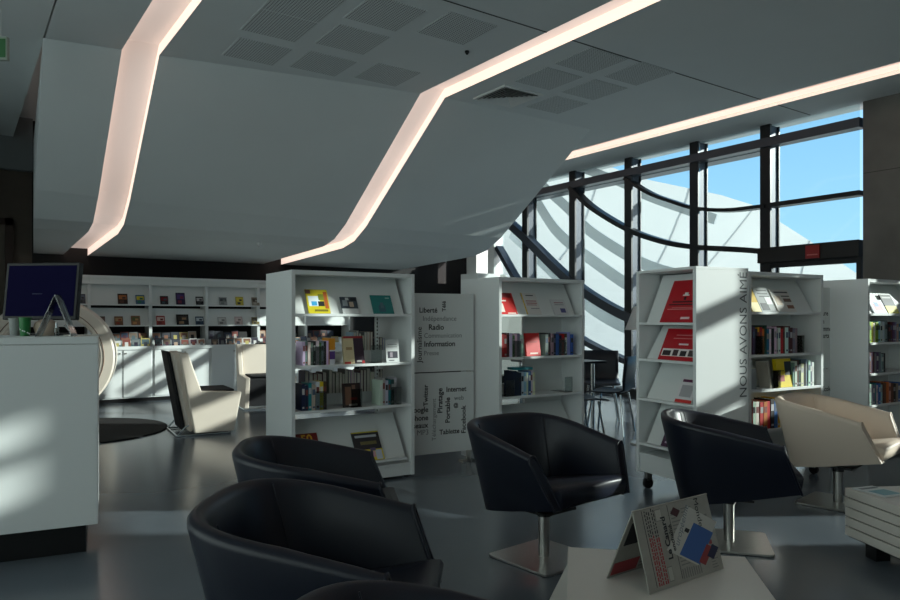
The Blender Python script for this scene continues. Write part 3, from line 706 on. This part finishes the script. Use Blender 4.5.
MB().box(-.62, -.02, 0, .02, .815, 1.56).build('upper_board', white2, w2); MB().box(-.62, -.02, 0, .02, .11, .80).build('lower_board', white2, w2)
MB().box(-.60, -.54, .021, .035, .0, 1.45).box(-.06, -.02, .021, .035, 0, 1.45).build('rear_post', steel, w2)
for s_, y, x in (('Culture', 315.5, 828), ('Action', 323.6, 824), ('Homme', 331, 831), ('verts', 338, 829), ('Ecole', 391.5, 831)):
    word(P2, w2, s_, (821, y), (x, y), b_, right=True)

# ================================================================ TUB ARMCHAIRS
def make_tub(label, leath):
    t = thing('tub_armchair', label, 'armchair', (0, 0, 0))
    NS = 56
    def plan(s, hw, xb, xf):               # s 0..1 along U : near arm front -> back -> far arm front
        e = 2.9; xm = xb+hw*.98; La = xf-xm; Lc = PI/2*hw*1.12*2/2*1.0
        tot = 2*La+2*Lc; q = s*tot
        if q < La: return Vector((xf-q, -hw)), 0
        if q > tot-La: return Vector((xf-(tot-q), hw)), 1
        a = -PI/2-(q-La)/(2*Lc)*PI
        c, s_ = math.cos(a), math.sin(a)
        return Vector((xm+(xm-xb)*math.copysign(abs(c)**(2/e), c), hw*math.copysign(abs(s_)**(2/e), s_))), 0
    ts = MB(); vs = []; fs = []
    th = .052
    def zbot(x): return .245+.115*(x+.28)/.60
    K = 13
    for i in range(NS+1):
        s = i/NS
        ob, _ = plan(s, .29, -.27, .33); ot, _ = plan(s, .365, -.375, .235)
        ib, _ = plan(s, .29-th, -.27+th, .33); it, _ = plan(s, .365-th, -.375+th, .235)
        u = (ot.x+.375)/(.235+.375); uu = min(1, max(0, u))
        zt = .728-.112*(uu**1.25)
        sm = min(s, 1-s)*2
        zb = zbot(ob.x)
        pts = []
        for k in range(4):
            q = k/3; p = ob.lerp(ot, q*.96); pts.append((p.x, p.y, zb+(zt-.03-zb)*q))
        for k in range(1, 6):
            a = PI*k/6; mid = (ot+it)/2; half = (ot-it)/2
            p = mid+half*math.cos(a); pts.append((p.x, p.y, zt-.03+.03*math.sin(a)))
        for k in range(4):
            q = 1-k/3; p = ib.lerp(it, q*.96); pts.append((p.x, p.y, zb+(zt-.03-zb)*q))
        vs += pts
    for i in range(NS):
        for k in range(K): fs.append((i*K+k, i*K+(k+1) % K, (i+1)*K+(k+1) % K, (i+1)*K+k))
    fs.append(tuple(range(K))); fs.append(tuple(NS*K+k for k in range(K))[::-1])
    ts.add(vs, fs); ts.build('shell', leath, t, bevel=0, smooth=True, sharp=50)
    # bevelled arm fronts: narrow piping
    for e0 in (0, NS):
        pts = [vs[e0*K+k] for k in range(0, 13)]
        ts2 = MB().tube(pts, .007, 6); ts2.build('arm_piping', leath, t, smooth=True, sharp=80)
    # seat cushion
    cs = MB(); vs2 = []; fs2 = []; ring = []
    out = []
    for i in range(NS+1):
        p, _ = plan(i/NS, .29-th-.001+.004, -.27+th+.0, .335); out.append(p)
    n = len(out); levels = [(0, .0, .93), (.015, .0, 1.0), (.075, .0, 1.03), (.095, .0, 1.0), (.108, 0, .9), (.114, 0, .6), (.116, 0, .2)]
    cx = .05
    for (dz, _, sc) in levels:
        for p in out:
            x = cx+(p.x-cx)*sc; y = p.y*(sc+.03 if sc > .8 else sc)
            vs2.append((x, y, zbot(x)+dz))
    for l in range(len(levels)-1):
        for i in range(n):
            j = (i+1) % n; fs2.append((l*n+i, l*n+j, (l+1)*n+j, (l+1)*n+i))
    fs2.append(tuple(range(n))[::-1]); fs2.append(tuple((len(levels)-1)*n+i for i in range(n)))
    cs.add(vs2, fs2); cs.build('seat', leath, t, smooth=True, sharp=60)
    # seams inside back
    for s in (.32, .68):
        sg = MB()
        ib, _ = plan(s, .29-th, -.27+th, .33); it, _ = plan(s, .365-th, -.375+th, .235)
        sg.tube([(ib.lerp(it, q).x*.995, ib.lerp(it, q).y*.995, .36+(.735-.36)*q) for q in (0, .25, .5, .75, .93)], .0025, 5)
        sg.build('seam', leath, t)
    # pedestal
    MB().prism(rr(-.215, .215, -.215, .215, .03), .002, .014, 'z').build('base_plate', steel, t, bevel=.002)
    MB().cyl((0, 0, .014), (0, 0, .30), .03, 24).build('column', steel, t, smooth=True)
    MB().cyl((0, 0, .225), (0, 0, .31), .038, 24).build('collar', blackpl, t, smooth=True)
    MB().box(-.12, .12, -.12, .12, .262, .275).build('mount_plate', blackpl, t)
    return t
tub = make_tub('black leather tub armchair in the centre, showing its seat, before the word panel', leather)
def pose(d, px, phi): return at(px, d), math.radians(-35-phi)
p, a = pose(3.76, 544, 50); tub.location = p; tub.rotation_euler = (0, 0, a)
grp = 'black tub armchairs'
tub['group'] = grp
for d, px, phi, lab in ((2.16, 326, 3, 'large black tub armchair in the left foreground seen from behind'),
                        (3.12, 322, -9, 'black tub armchair behind the large left one, low in front of the left bookcase'),
                        (1.19, 472, 4, 'black tub armchair whose rim alone shows at the bottom picture edge'),
                        (4.02, 729, 17, 'black tub armchair seen from its side, behind the newspapers')):
    p, a = pose(d, px, phi); dup(tub, p, a, lab, grp)
tb = make_tub('beige tub armchair at the right before the bookcases', beige)
p, a = pose(4.86, 838, 45); tb.location = p; tb.rotation_euler = (0, 0, a)

# ================================================================ LOW TABLES + NEWSPAPERS
def low_table(label, corner_pts, ztop):
    pass
# newspaper table
c0 = at(568, 2.70); th = 9
T1 = thing('low_table', 'pale low table carrying the newspapers in the foreground', 'table', c0, ang(-10))
w_, l_ = .64, .80; zt = .40
top = MB().box(0, w_, -l_, 0, zt-.035, zt).build('tabletop', tabtop, T1, bevel=.003)
bd = MB(); f_ = .15
bd.add([(0.01, -.01, zt-.036), (w_-.01, -.01, zt-.036), (w_-.01, -l_+.01, zt-.036), (.01, -l_+.01, zt-.036), (-f_, .0, .03), (w_+.0, 0, .03), (w_, -l_, .03), (-f_, -l_, .03)],
       [(0, 1, 2, 3), (4, 5, 6, 7), (0, 1, 5, 4), (1, 2, 6, 5), (2, 3, 7, 6), (3, 0, 4, 7)])
bd.build('body', tabtop, T1, bevel=.003)
MB().box(.05, w_-.05, -l_+.05, -.05, 0, .03).build('plinth', blackpl, T1)
# slatted table
c1 = at(845, 3.85)
T2 = thing('slatted_table', 'pale low table with slatted sides at the right picture edge', 'table', c1, ang(7))
zt2 = .352
for k in range(5):
    z1 = zt2-.052*k; 
    MB().box(0, .75, -.72, 0, z1-.046, z1).build('slat_layer', tabtop, T2, bevel=.002)
MB().box(.012, .738, -.708, -.012, .09, zt2-.01).build('core', blackpl, T2)
for x in (.10, .65):
    for y in (-.62, -.12): MB().box(x-.04, x+.04, y-.04, y+.04, 0, .1).build('foot', blackpl, T2)
mg = cover(.15, .20, .006, (200, 206, 206), [(.1, .9, .1, .6, (96, 150, 160)), (.1, .9, .75, .88, (60, 70, 80))]); mg.rotation_euler = (-PI/2, 0, ang(20))
mg.location = at(886, 3.62, zt2+.0085); tag(mg, 'magazine lying on the slatted table at the right edge', 'magazine')
# newspaper stand
ns = thing('newspaper_stand', 'tent shaped stand covered in newspaper front pages on the low table', 'newspaper stand', at(671, 2.40, zt), ang(36))
wN, hN = .40, .248; sp_ = .115
paperg = mat('newsprint', (152, 149, 142), .85, noise=.06, nscale=30)
# front leaf : local frame u along x, v up the slope. leaf plane from (y=-sp_, z=0) to (y=0,z=hN)
nd = Vector((0, sp_, hN)).normalized()
def leaf(sgn, name, yb):
    up = Vector((0, -sgn*yb, hN)); L = up.length; up.normalize()
    # M maps (x, n, v)
    M = Matrix.Translation((-wN/2, sgn*yb, 0.002)) @ Matrix(((1, 0, 0, 0), (0, up.z, up.y, 0), (0, -up.y, up.z, 0), (0, 0, 0, 1)))
    return M, L
M1, Lf = leaf(-1, 'front', .07)
m = MB().box(0, wN, 0, .004, 0, Lf, paperg, M1)
def blk(a, b, c, d_, col, k=0): m.box(a*wN, b*wN, -.0006-.0002*k, 0, c*Lf, d_*Lf, flat(col, .8), M1)
random.seed(5)
rp, bk, bl, pg = (150, 52, 58), (34, 34, 40), (58, 92, 150), (120, 118, 116)
for i, x in enumerate((.13, .155, .18, .215, .24)):
    y = .05
    while y < (.62 if i < 3 else .6):
        h_ = random.uniform(.02, .06); blk(x, x+.014, y, y+h_, rp); y += h_+.012
    while y < .95:
        h_ = random.uniform(.02, .05); blk(x, x+.010, y, y+h_, bk); y += h_+.015
blk(.10, .105, .05, .97, bk)
blk(.26, .34, .80, .95, pg); blk(.264, .336, .81, .94, (176, 172, 164), 1); blk(.27, .33, .06, .24, pg); blk(.274, .326, .07, .23, (170, 168, 160), 1)
blk(.43, .434, .05, .97, bk)
for i in range(16):
    yy = .2+.045*i
    blk(.455, .455+random.uniform(.05, .12), yy, yy+.014, pg)
    blk(.86, .86+random.uniform(.05, .11), .05+.035*i, .062+.035*i, pg)
    if i > 9: blk(.60, .60+random.uniform(.06, .14), yy, yy+.014, pg)
for i in range(9):
    x = .45+.03*i; blk(x, x+.012, .04, .04+random.uniform(.10, .14), pg)
# slanted broadsheet with photograph
def rot_blk(cx, cy, w, h, a_, col, k):
    c, s = math.cos(a_), math.sin(a_); vs = []
    for q in (-.0006-.0002*k, 0):
        for dx, dy in ((-w/2, -h/2), (w/2, -h/2), (w/2, h/2), (-w/2, h/2)): vs.append(((cx+dx*c-dy*s)*wN, q, (cy+dx*s+dy*c)*Lf))
    m.add(vs, [(0, 1, 2, 3), (7, 6, 5, 4), (0, 1, 5, 4), (1, 2, 6, 5), (2, 3, 7, 6), (3, 0, 4, 7)], flat(col, .8), M1)
rot_blk(.68, .52, .46, .60, math.radians(-40), (186, 184, 178), 2)
rot_blk(.71, .41, .43, .30, math.radians(-130), (62, 94, 150), 3)
rot_blk(.80, .24, .24, .10, math.radians(-130), (140, 60, 60), 4)
rot_blk(.90, .25, .16, .10, math.radians(-130), (40, 44, 70), 5)
rot_blk(.62, .60, .06, .05, math.radians(-40), (30, 30, 34), 4)
rot_blk(.52, .86, .10, .09, math.radians(-40), (70, 40, 44), 1)
blk(.86, .93, .66, .74, pg, 1); blk(.88, .92, .35, .4, (150, 70, 70), 1)
m.build('front_leaf', None, ns)
def ntext(s, p, xd, zd, length, w_=.02, col=bk, k=8):
    o = text('headline', s, flat(col, .8), ns, (0, 0, 0), (1, 0, 0), (0, 0, 1), length=1, weight=w_, thick=0)
    X = Vector((xd[0], 0, xd[1])).normalized(); Z = Vector((zd[0], 0, zd[1])).normalized()
    for v in o.data.vertices:
        q = Vector((p[0]*wN, -.0006-.0002*k, p[1]*Lf))+X*v.co.x*length+Z*v.co.z*length
        v.co = M1 @ q
ntext('Le Canard', (.365, .32), (0, 1), (-1, 0), .135, .03)
ntext('enchaîné', (.425, .40), (0, 1), (-1, 0), .085, .02)
ntext('Monde', (.79, .97), (0, -1), (1, 0), .095, .0)
ntext('uropéenne', (.47, .44), (.64, .77), (-.77, .64), .15, .0, (110, 118, 128))
M2, L2 = leaf(1, 'rear', .11)
mr = MB(); mr.box(0, wN, -.004, 0, 0, L2, paperg, M2)
mr.box(.01, .14, -.0052, -.004, .01, .06, flat(rp, .8), M2); mr.box(.02, .3, -.0052, -.004, .13, .22, flat(bk, .8), M2)
for k in range(5): mr.box(.15, .38, -.0052, -.004, .015+k*.014, .021+k*.014, flat(pg, .8), M2)
mr.build('rear_leaf', None, ns)
# inner face of the rear leaf shows print as well
# ================================================================ RECEPTION DESK
dk = thing('reception_desk', 'white reception desk with a dark recessed base at the left edge', 'desk', at(98, 3.8), ang(26))
MB().box(-2.6, 0, 0, .62, .168, 1.135).build('front_body', white, dk, bevel=.003)
MB().box(-2.6, .0, 0, .62, 1.137, 1.175).build('counter_top', white, dk, bevel=.003)
MB().box(-2.5, -.06, .10, .52, 0, .168).build('recessed_base', blackpl, dk)
MD = Matrix.Translation(at(98, 3.8)) @ Matrix.Rotation(ang(26), 4, 'Z')
# monitor
scr = mat('dim_blue_screen', (10, 10, 34), .9, spec=.05)
mo = thing('monitor', 'black computer monitor on the reception desk', 'monitor', (0, 0, 0))
pm_ = at(41, 4.05, 1.1755); mo.location = pm_; mo.rotation_euler = (0, 0, ang(-6))
Mt = Matrix.Translation((0, 0, .255)) @ Matrix.Rotation(math.radians(-7), 4, 'X')
MB().box(-.225, .225, 0, .035, -.165, .165, None, Mt).build('casing', rubber, mo, bevel=.005)
MB().box(-.208, .208, -.002, .001, -.145, .148, None, Mt).build('screen', emat('dim_blue_screen', (12, 11, 40), .25), mo)
MB().box(-.03, .03, .03, .06, .0, .28).build('stand_neck', blackpl, mo); MB().prism(rr(-.12, .12, -.02, .14, .03), 0, .012, 'z').build('stand_foot', blackpl, mo)
lg = MB().box(-.05, .01, -.0035, -.002, -.018, -.016, None, Mt); lg.build('screen_mark', flat((50, 56, 90)), mo)
def cup(px, py, d, r0, r1, h, m_, lab, dots=False):
    o = thing('cup', lab, 'cup', at(px, d, 1.1755), ang(0))
    MB().cyl((0, 0, 0), (0, 0, h), r0, 24, r1=r1).build('body', m_, o, smooth=True)
    MB().cyl((0, 0, h), (0, 0, h+.003), r1*1.05, 24).build('rim', m_, o, smooth=True)
    if dots:
        for k in range(14):
            a = k*2.4; z = h*(.12+.76*((k*.618) % 1)); r = r0+(r1-r0)*z/h
            MB().cyl((r*.97*math.cos(a), r*.97*math.sin(a), z), ((r+.0012)*math.cos(a), (r+.0012)*math.sin(a), z), .0042, 10).build('dot', white, o)
    return o
cup(25, 338, 3.93, .024, .031, .10, mat('green_enamel', (24, 110, 50), .35), 'green cup with white dots on the desk', True)
cup(15, 338, 3.99, .024, .032, .095, mat('grey_cup', (140, 144, 142), .45), 'grey cup left of the green dotted cup')
bd = thing('desk_basket', 'rounded beige pot behind the acrylic sign holder on the desk', 'pot', at(46, 4.0, 1.1755))
for z0, z1, r0, r1 in ((0, .03, .045, .058), (.03, .07, .058, .056), (.07, .095, .056, .03)):
    pass
pr_ = MB(); prof_ = [(0, .04), (.02, .055), (.05, .062), (.075, .055), (.092, .03), (.095, .0)]
vs = []; n = 24
for z, r in prof_: vs += [(max(r, .001)*math.cos(2*PI*i/n), max(r, .001)*math.sin(2*PI*i/n), z) for i in range(n)]
fs = [(l*n+i, l*n+(i+1) % n, (l+1)*n+(i+1) % n, (l+1)*n+i) for l in range(5) for i in range(n)]+[tuple(range(n))[::-1]]
pr_.add(vs, fs).build('body', mat('beige_ceramic', (168, 150, 134), .5), bd, smooth=True); bd.name = 'beige_pot'
bt = thing('bottle', 'small glass bottle beside the acrylic sign holder', 'bottle', at(56.5, 3.9, 1.1755))
MB().cyl((0, 0, 0), (0, 0, .045), .013, 16).build('body', acryl, bt, smooth=True); MB().cyl((0, 0, .045), (0, 0, .075), .006, 12).build('neck', chrome, bt, smooth=True)
hs = thing('sign_holder', 'clear acrylic A-shaped sign holder on the desk before the monitor', 'sign holder', at(57, 3.86, 1.1755), ang(10))
for s_, nm in ((-1, 'left_leaf'), (1, 'right_leaf')):
    MB().prism([(s_*.09, 0), (s_*.09+.006, 0), (s_*.0+.012, .225), (s_*.0+.006, .225)], -.06, .03, 'y').build('leaf', acryl, hs)
MB().prism([(.05, .06), (.096, .002), (.1, .004), (.056, .064)], -.05, .02, 'y').build('leaflet', flat((150, 156, 156)), hs)
pp = MB().box(-.09, .09, -.05, .05, 0, .006).build('paper_stack', paper); pp.location = at(84, 4.0, 1.1756); pp.rotation_euler = (0, 0, .3); tag(pp, 'low stack of papers near the right end of the desk', 'papers')

# ================================================================ RUG, RING SEAT, SLED CHAIRS
rg = MB().cyl((0, 0, 0), (0, 0, .012), 1.06, 72).build('rug', mat('black_carpet', (14, 13, 15), .95, bump=.4, nscale=300)); rg.location = at(66, 7.95, .001)
tag(rg, 'round black rug on the floor behind the desk', 'rug')
rs = thing('ring_seat', 'big cream ring shaped seat standing upright behind the desk', 'ring seat', at(52, 9.3), ang(22))
mb = MB(); vs = []; fs = []; n = 72
prf = [(.765, -.25), (.765, .25), (.745, .27), (.60, .27), (.575, .25), (.575, -.25), (.60, -.27), (.745, -.27)]
for i in range(n):
    a = 2*PI*i/n
    for r, y in prf: vs.append((r*math.cos(a), y, .77+r*math.sin(a)))
k = len(prf)
for i in range(n):
    j = (i+1) % n
    for q in range(k): fs.append((i*k+q, i*k+(q+1) % k, j*k+(q+1) % k, j*k+q))
mb.add(vs, fs).build('ring', beige2, rs, smooth=True, sharp=25)
MB().tube([(.635*math.cos(2*PI*i/48), -.272, .77+.635*math.sin(2*PI*i/48)) for i in range(48)], .006, 6, closed=True).build('piping', mat('brown_piping', (120, 92, 76), .6), rs)
cu = MB(); poly = [(.57*math.cos(a), .77+.57*math.sin(a)) for a in [PI+.35+(PI-.7)*i/20 for i in range(21)]]
cu.prism(poly, -.24, .24, 'y').build('cushion', mat('dark_cushion', (38, 36, 38), .8), rs, bevel=.01)
MB().box(-.25, .25, -.24, .24, 0, .03).build('base', blackpl, rs)

def sled(label, loc, rz):
    t = thing('lounge_chair', label, 'lounge chair', loc, rz)       # faces +x, y = width
    hw = .36
    side = [(0, .03), (.42, .03), (.50, .46), (.07, .485), (-.07, .905), (-.16, .905)]
    MB().prism(side, -hw, -hw+.07, 'y').build('side_panel', beige2, t, bevel=.012)
    MB().prism(side, hw-.07, hw, 'y').build('side_panel', beige2, t, bevel=.012)
    MB().prism([(.0, .06), (.39, .06), (.46, .44), (.04, .46)], -hw+.072, hw-.072, 'y').build('seat', mat('black_fabric', (24, 24, 28), .8), t, bevel=.01)
    MB().box(.06, .44, -hw+.09, hw-.09, .462, .487).build('seat_cushion', mat('black_fabric', (24, 24, 28), .8), t, bevel=.01)
    MB().prism([(-.04, .04), (-.01, .05), (.04, .46), (-.085, .90), (-.205, .90)], -hw+.072, hw-.072, 'y').build('backrest', beige2, t, bevel=.01)
    MB().prism([(-.095, .04), (-.045, .03), (-.212, .91), (-.25, .915)], -hw+.30, hw-.02, 'y').build('back_shell', mat('black_fabric', (24, 24, 28), .8), t, bevel=.006)
    fr = MB()
    for y in (-hw+.02, hw-.02):
        fr.tube([(-.18, y, .012), (.38, y, .012)], .009, 8)
        fr.tube([(-.18, y, .012), (-.10, y, .10), (-.06, y, .12)], .009, 8)
    fr.tube([(-.18, -hw+.02, .012), (-.18, hw-.02, .012)], .009, 8); fr.tube([(.38, -hw+.02, .012), (.38, hw-.02, .012)], .009, 8)
    fr.build('sled_base', chrome, t, smooth=True)
    return t
s1 = sled('cream lounge chair with a black back shell, in full view left of the bookcase', at(189, 7.96), ang(30))
s1['group'] = 'cream lounge chairs'
dup(s1, at(263, 10.3), ang(-62), 'second cream lounge chair, half hidden by the left bookcase', 'cream lounge chairs')

# ================================================================ BACK WALL SHELVING
YS = 11.62
def wall_unit(x0, idx, lab):
    t = thing('wall_shelving_unit', lab, 'shelving unit', (x0, YS, 0), 0, 'wall shelving units at the back')
    w = .87; e = .001
    MB().box(e, w-e, .03, .5, .0, .06).build('plinth', blackpl, t)
    cab = MB().box(e, w-e, .02, .5, .06, .80).build('cabinet', white, t, bevel=.002)
    for k in (0, 1):
        xa = .02+k*(w/2-.01); xb = xa+w/2-.035
        dd = MB().box(xa, xb, 0, .018, .08, .79).build('door', white, t, bevel=.003)
        xk = xb-.03 if k == 0 else xa+.03
        MB().cyl((xk, 0, .745), (xk, -.022, .745), .012, 12).build('knob', steel, dd, smooth=True)
    MB().box(e, w-e, -.01, .5, .80, .83).build('counter', white, t, bevel=.002)
    MB().box(e, w-e, -.01, .0, .83, .852).build('bin_front', white, t)
    MB().box(e, w-e, .215, .40, .83, .934).build('bin_step', white, t)
    for x in (e, w-.022): MB().box(x, x+.021, .18, .5, .83, 1.93).build('upright', white, t)
    MB().box(e, w-e, .15, .5, 1.895, 1.93).build('top_panel', white, t)
    MB().box(e, w-e, .17, .18, 1.80, 1.895).build('top_fascia', white2, t)
    for z in (1.50, 1.175):
        MB().box(.022, w-.022, .15, .40, z-.02, z).build('shelf', white, t)
        MB().prism([(.19, z), (.20, z), (.30, z+(.265 if z < 1.4 else .39)), (.29, z+(.265 if z < 1.4 else .39))], .022, w-.022, 'x').build('display_panel', white2, t)
    MB().box(.022, w-.022, .49, .5, .83, 1.9).build('back_panel', mat('black_back', (16, 16, 18), .7), t)
    return t
u0 = .78
names = ['leftmost', 'second from left', 'third from left', 'fourth from left', 'fifth from left', 'rightmost']
for i in range(6):
    wall_unit(u0+i*.87, i, 'white back wall shelving unit over cupboards, %s of the row' % names[i])
pal = [(60, 66, 80), (150, 90, 60), (196, 176, 70), (90, 40, 60), (40, 60, 96), (170, 160, 150), (110, 118, 120), (40, 30, 60), (150, 60, 50), (70, 100, 110), (190, 150, 120), (34, 34, 38), (200, 200, 196), (120, 96, 76)]
def media(px, zshelf, w, h, c1, c2, c3, lab, y=.165):
    YY = YS+y
    k = (px-450)/FPX; X = YY*(sy_+k*cy_)/(cy_-k*sy_)
    o = cover(w, h, .01, c1, [(.1, .9, .45, .85, c2), (.2, .6, .1, .35, c3), (.45, .8, .5, .7, c3)], name='media_case', pages=False)
    o.location = (X-w/2, YY, zshelf+.002); o.rotation_euler = (-.30, 0, 0); tag(o, lab, 'media case', 'media cases standing face out on the back wall shelves')
up = [(82, .10, .15), (123, .14, .165), (140.5, .13, .15), (164.5, .12, .14), (181, .14, .20), (200, .12, .14), (223.5, .13, .14), (240, .13, .15), (256, .13, .145)]
upc = ['slate', 'dark with orange', 'yellow and blue', 'black and red', 'tall indigo', 'black and white', 'grey landscape', 'yellow', 'brown']
upr = [((60, 66, 76), (90, 100, 120), (40, 44, 50)), ((50, 34, 28), (180, 110, 60), (90, 60, 50)), ((60, 96, 130), (206, 190, 50), (40, 110, 90)), ((40, 30, 36), (130, 30, 40), (60, 80, 90)), ((36, 26, 62), (70, 50, 110), (120, 40, 60)), ((30, 30, 34), (190, 190, 190), (60, 60, 60)), ((150, 154, 154), (60, 66, 70), (110, 120, 120)), ((180, 166, 60), (206, 190, 60), (40, 40, 30)), ((130, 124, 110), (60, 52, 40), (150, 150, 140))]
for i, (px, w, h) in enumerate(up): media(px, 1.50, w, h, *upr[i], lab='%s media case, %s from left on the back shelves\' top row' % (upc[i], ORD[i]))
lo = [(101, .12, .14), (119, .12, .14), (136, .13, .15), (161, .13, .15), (183, .19, .175), (200, .13, .14), (222.5, .14, .13), (239, .13, .14), (256, .13, .13)]
loc = ['brown', 'tan', 'tan and green', 'red and white', 'large black', 'blue and white', 'pale grey', 'pale pink', 'olive and black']
lor = [((90, 76, 70), (120, 90, 80), (60, 54, 52)), ((120, 84, 60), (180, 150, 110), (150, 60, 40)), ((140, 100, 70), (90, 100, 60), (190, 140, 90)), ((150, 60, 54), (210, 190, 180), (110, 40, 40)), ((24, 24, 26), (60, 56, 50), (150, 120, 90)), ((40, 66, 90), (190, 200, 206), (30, 40, 60)), ((170, 170, 168), (200, 200, 198), (110, 110, 112)), ((186, 168, 168), (206, 190, 188), (120, 110, 110)), ((110, 100, 60), (60, 60, 50), (30, 30, 28))]
for i, (px, w, h) in enumerate(lo): media(px, 1.175, w, h, *lor[i], lab='%s media case, %s from left on the back shelves\' lower row' % (loc[i], ORD[i]))
random.seed(11)
pal = [tuple(int(q*.6+sum(c)/3*.4) for q in c) for c in pal]
def bins(nrow, y, z, h, rowname):
    x = u0+.9; i = 0
    cnt = 0
    while x < u0+4.9:
        w = random.uniform(.12, .15)
        ui = int((x-u0)/.87); 
        if (x-u0)-ui*.87+w > .845: x = u0+(ui+1)*.87+.03; continue
        c1, c2, c3 = random.choice(pal), random.choice(pal), random.choice(pal)
        o = cover(w-.008, h*random.uniform(.85, 1.05), .012, c1, [(.08, .92, .35, .9, c2), (.3, .7, .1, .6, c3)], name='disc_case', pages=False)
        o.location = (x, YS+y, z); o.rotation_euler = (-.22, 0, 0)
        tag(o, 'small disc case in the %s of bins below the back shelves' % rowname, 'disc case', 'disc cases in the %s of the back bins' % rowname)
        x += w; cnt += 1
bins(0, .03, .832, .14, 'front row'); bins(1, .232, .935, .14, 'rear row')

# ================================================================ TABLE AND CHAIRS AT THE WINDOW
wt = thing('window_table', 'dark table with steel legs near the window, between two bookcases', 'table', at(582, 8.05), ang(30))
MB().box(-.5, .28, -.1, .7, .765, .79).build('tabletop', mat('dark_tabletop', (44, 50, 58), .3), wt, bevel=.004)
for x in (-.42, .16):
    for y in (0.0, .62): MB().cyl((x, y, 0), (x, y, .765), .022, 14).build('leg', chrome, wt, smooth=True)
def side_chair(label, loc, rz, root=None):
    t = thing('side_chair', label, 'chair', loc, rz, 'black side chairs around the window table')
    bs = mat('black_shell', (30, 36, 46), .35)
    # seat + back as a bent shell, faces +x
    mb = MB(); vs = []; fs = []; pr2 = [(.24, .44), (.18, .455), (.0, .45), (-.16, .46), (-.21, .50), (-.235, .60), (-.25, .74), (-.262, .86)]
    ny = 9
    for (x, z) in pr2:
        for j in range(ny):
            y = -.23+.46*j/(ny-1); cu_ = .03*(2*abs(y)/.46)**2
            sc = 1.0
            vs.append((x+cu_*(z > .5), y*sc, z+cu_*.4*(z < .5)))
    for i in range(len(pr2)-1):
        for j in range(ny-1): fs.append((i*ny+j, (i+1)*ny+j, (i+1)*ny+j+1, i*ny+j+1))
    mb.add(vs, fs); o = mb.build('seat_shell', bs, t, smooth=True, sharp=80)
    md = o.modifiers.new('thick', 'SOLIDIFY'); md.thickness = .014
    for x, y in ((.19, -.19), (.19, .19), (-.18, -.19), (-.18, .19)):
        MB().cyl((x*1.15, y*1.12, 0), (x*.85, y*.8, .445), .011, 10).build('leg', chrome, t, smooth=True)
    return t
ch = side_chair('black side chair with chrome legs in front of the window table', at(611, 7.9), ang(150))
g_ = 'black side chairs around the window table'
dup(ch, at(601, 9.0), ang(-100), 'black side chair beyond the window table, before the glass', g_)
dup(ch, at(577, 7.2), ang(15), 'black side chair mostly hidden behind the middle bookcase', g_)
lp = thing('floor_lamp', 'white lamp shade peeking out behind the narrow red poster case', 'lamp', at(645, 7.2), 0)
MB().cyl((0, 0, 1.16), (0, 0, 1.40), .20, 28, r1=.11).build('lamp_shade', mat('lamp_shade_white', (210, 212, 212), .6), lp, smooth=True)
MB().cyl((0, 0, .0), (0, 0, 1.2), .014, 12).build('pole', steel, lp); MB().cyl((0, 0, 0), (0, 0, .015), .15, 24).build('base', steel, lp)

# ================================================================ LIGHT
az, tan_xz = math.radians(33), .35
el = math.atan(tan_xz*math.cos(az))
sdir = Vector((math.cos(az)*math.cos(el), -math.sin(az)*math.cos(el), math.sin(el)))
sl_ = bpy.data.lights.new('sun', 'SUN'); sl_.energy = 6.6; sl_.angle = math.radians(.6); sl_.color = (1, .95, .88)
so = bpy.data.objects.new('sun', sl_); C.objects.link(so); so.rotation_euler = sdir.to_track_quat('Z', 'Y').to_euler(); so.location = (20, -10, 12)
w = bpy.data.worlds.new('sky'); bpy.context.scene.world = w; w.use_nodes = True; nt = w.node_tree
bg = nt.nodes['Background']; tc = nt.nodes.new('ShaderNodeTexCoord'); sx = nt.nodes.new('ShaderNodeSeparateXYZ'); r = nt.nodes.new('ShaderNodeValToRGB')
nt.links.new(tc.outputs['Generated'], sx.inputs[0]); nt.links.new(sx.outputs[2], r.inputs[0]); nt.links.new(r.outputs[0], bg.inputs[0])
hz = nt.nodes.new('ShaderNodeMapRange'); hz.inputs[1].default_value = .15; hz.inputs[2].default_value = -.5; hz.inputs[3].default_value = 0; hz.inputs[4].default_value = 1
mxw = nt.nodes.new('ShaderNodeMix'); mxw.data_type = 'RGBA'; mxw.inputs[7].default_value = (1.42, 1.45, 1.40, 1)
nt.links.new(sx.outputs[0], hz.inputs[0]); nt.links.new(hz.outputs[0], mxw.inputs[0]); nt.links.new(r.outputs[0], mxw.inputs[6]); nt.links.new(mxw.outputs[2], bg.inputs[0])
e = r.color_ramp.elements
e[0].position = 0; e[0].color = (.50, .74, .90, 1); e[1].position = .5; e[1].color = (.12, .30, .58, 1)
q = r.color_ramp.elements.new(.12); q.color = (.36, .64, .88, 1); q = r.color_ramp.elements.new(.25); q.color = (.27, .54, .82, 1)
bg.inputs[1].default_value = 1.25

cam = bpy.data.cameras.new('camera'); co = bpy.data.objects.new('camera', cam); C.objects.link(co)
co.location = (0, 0, CAMH); co.rotation_euler = (PI/2, 0, -YAW); cam.sensor_width = 36; cam.lens = FPX/900*36; cam.shift_y = (HZ-300)/900
cam.clip_start = .05; cam.clip_end = 300
sc = bpy.context.scene; sc.camera = co
sc.view_settings.view_transform = 'Standard'; sc.view_settings.look = 'None'; sc.view_settings.gamma = 1; sc.view_settings.exposure = 0.26
sc.view_settings.use_curve_mapping = False
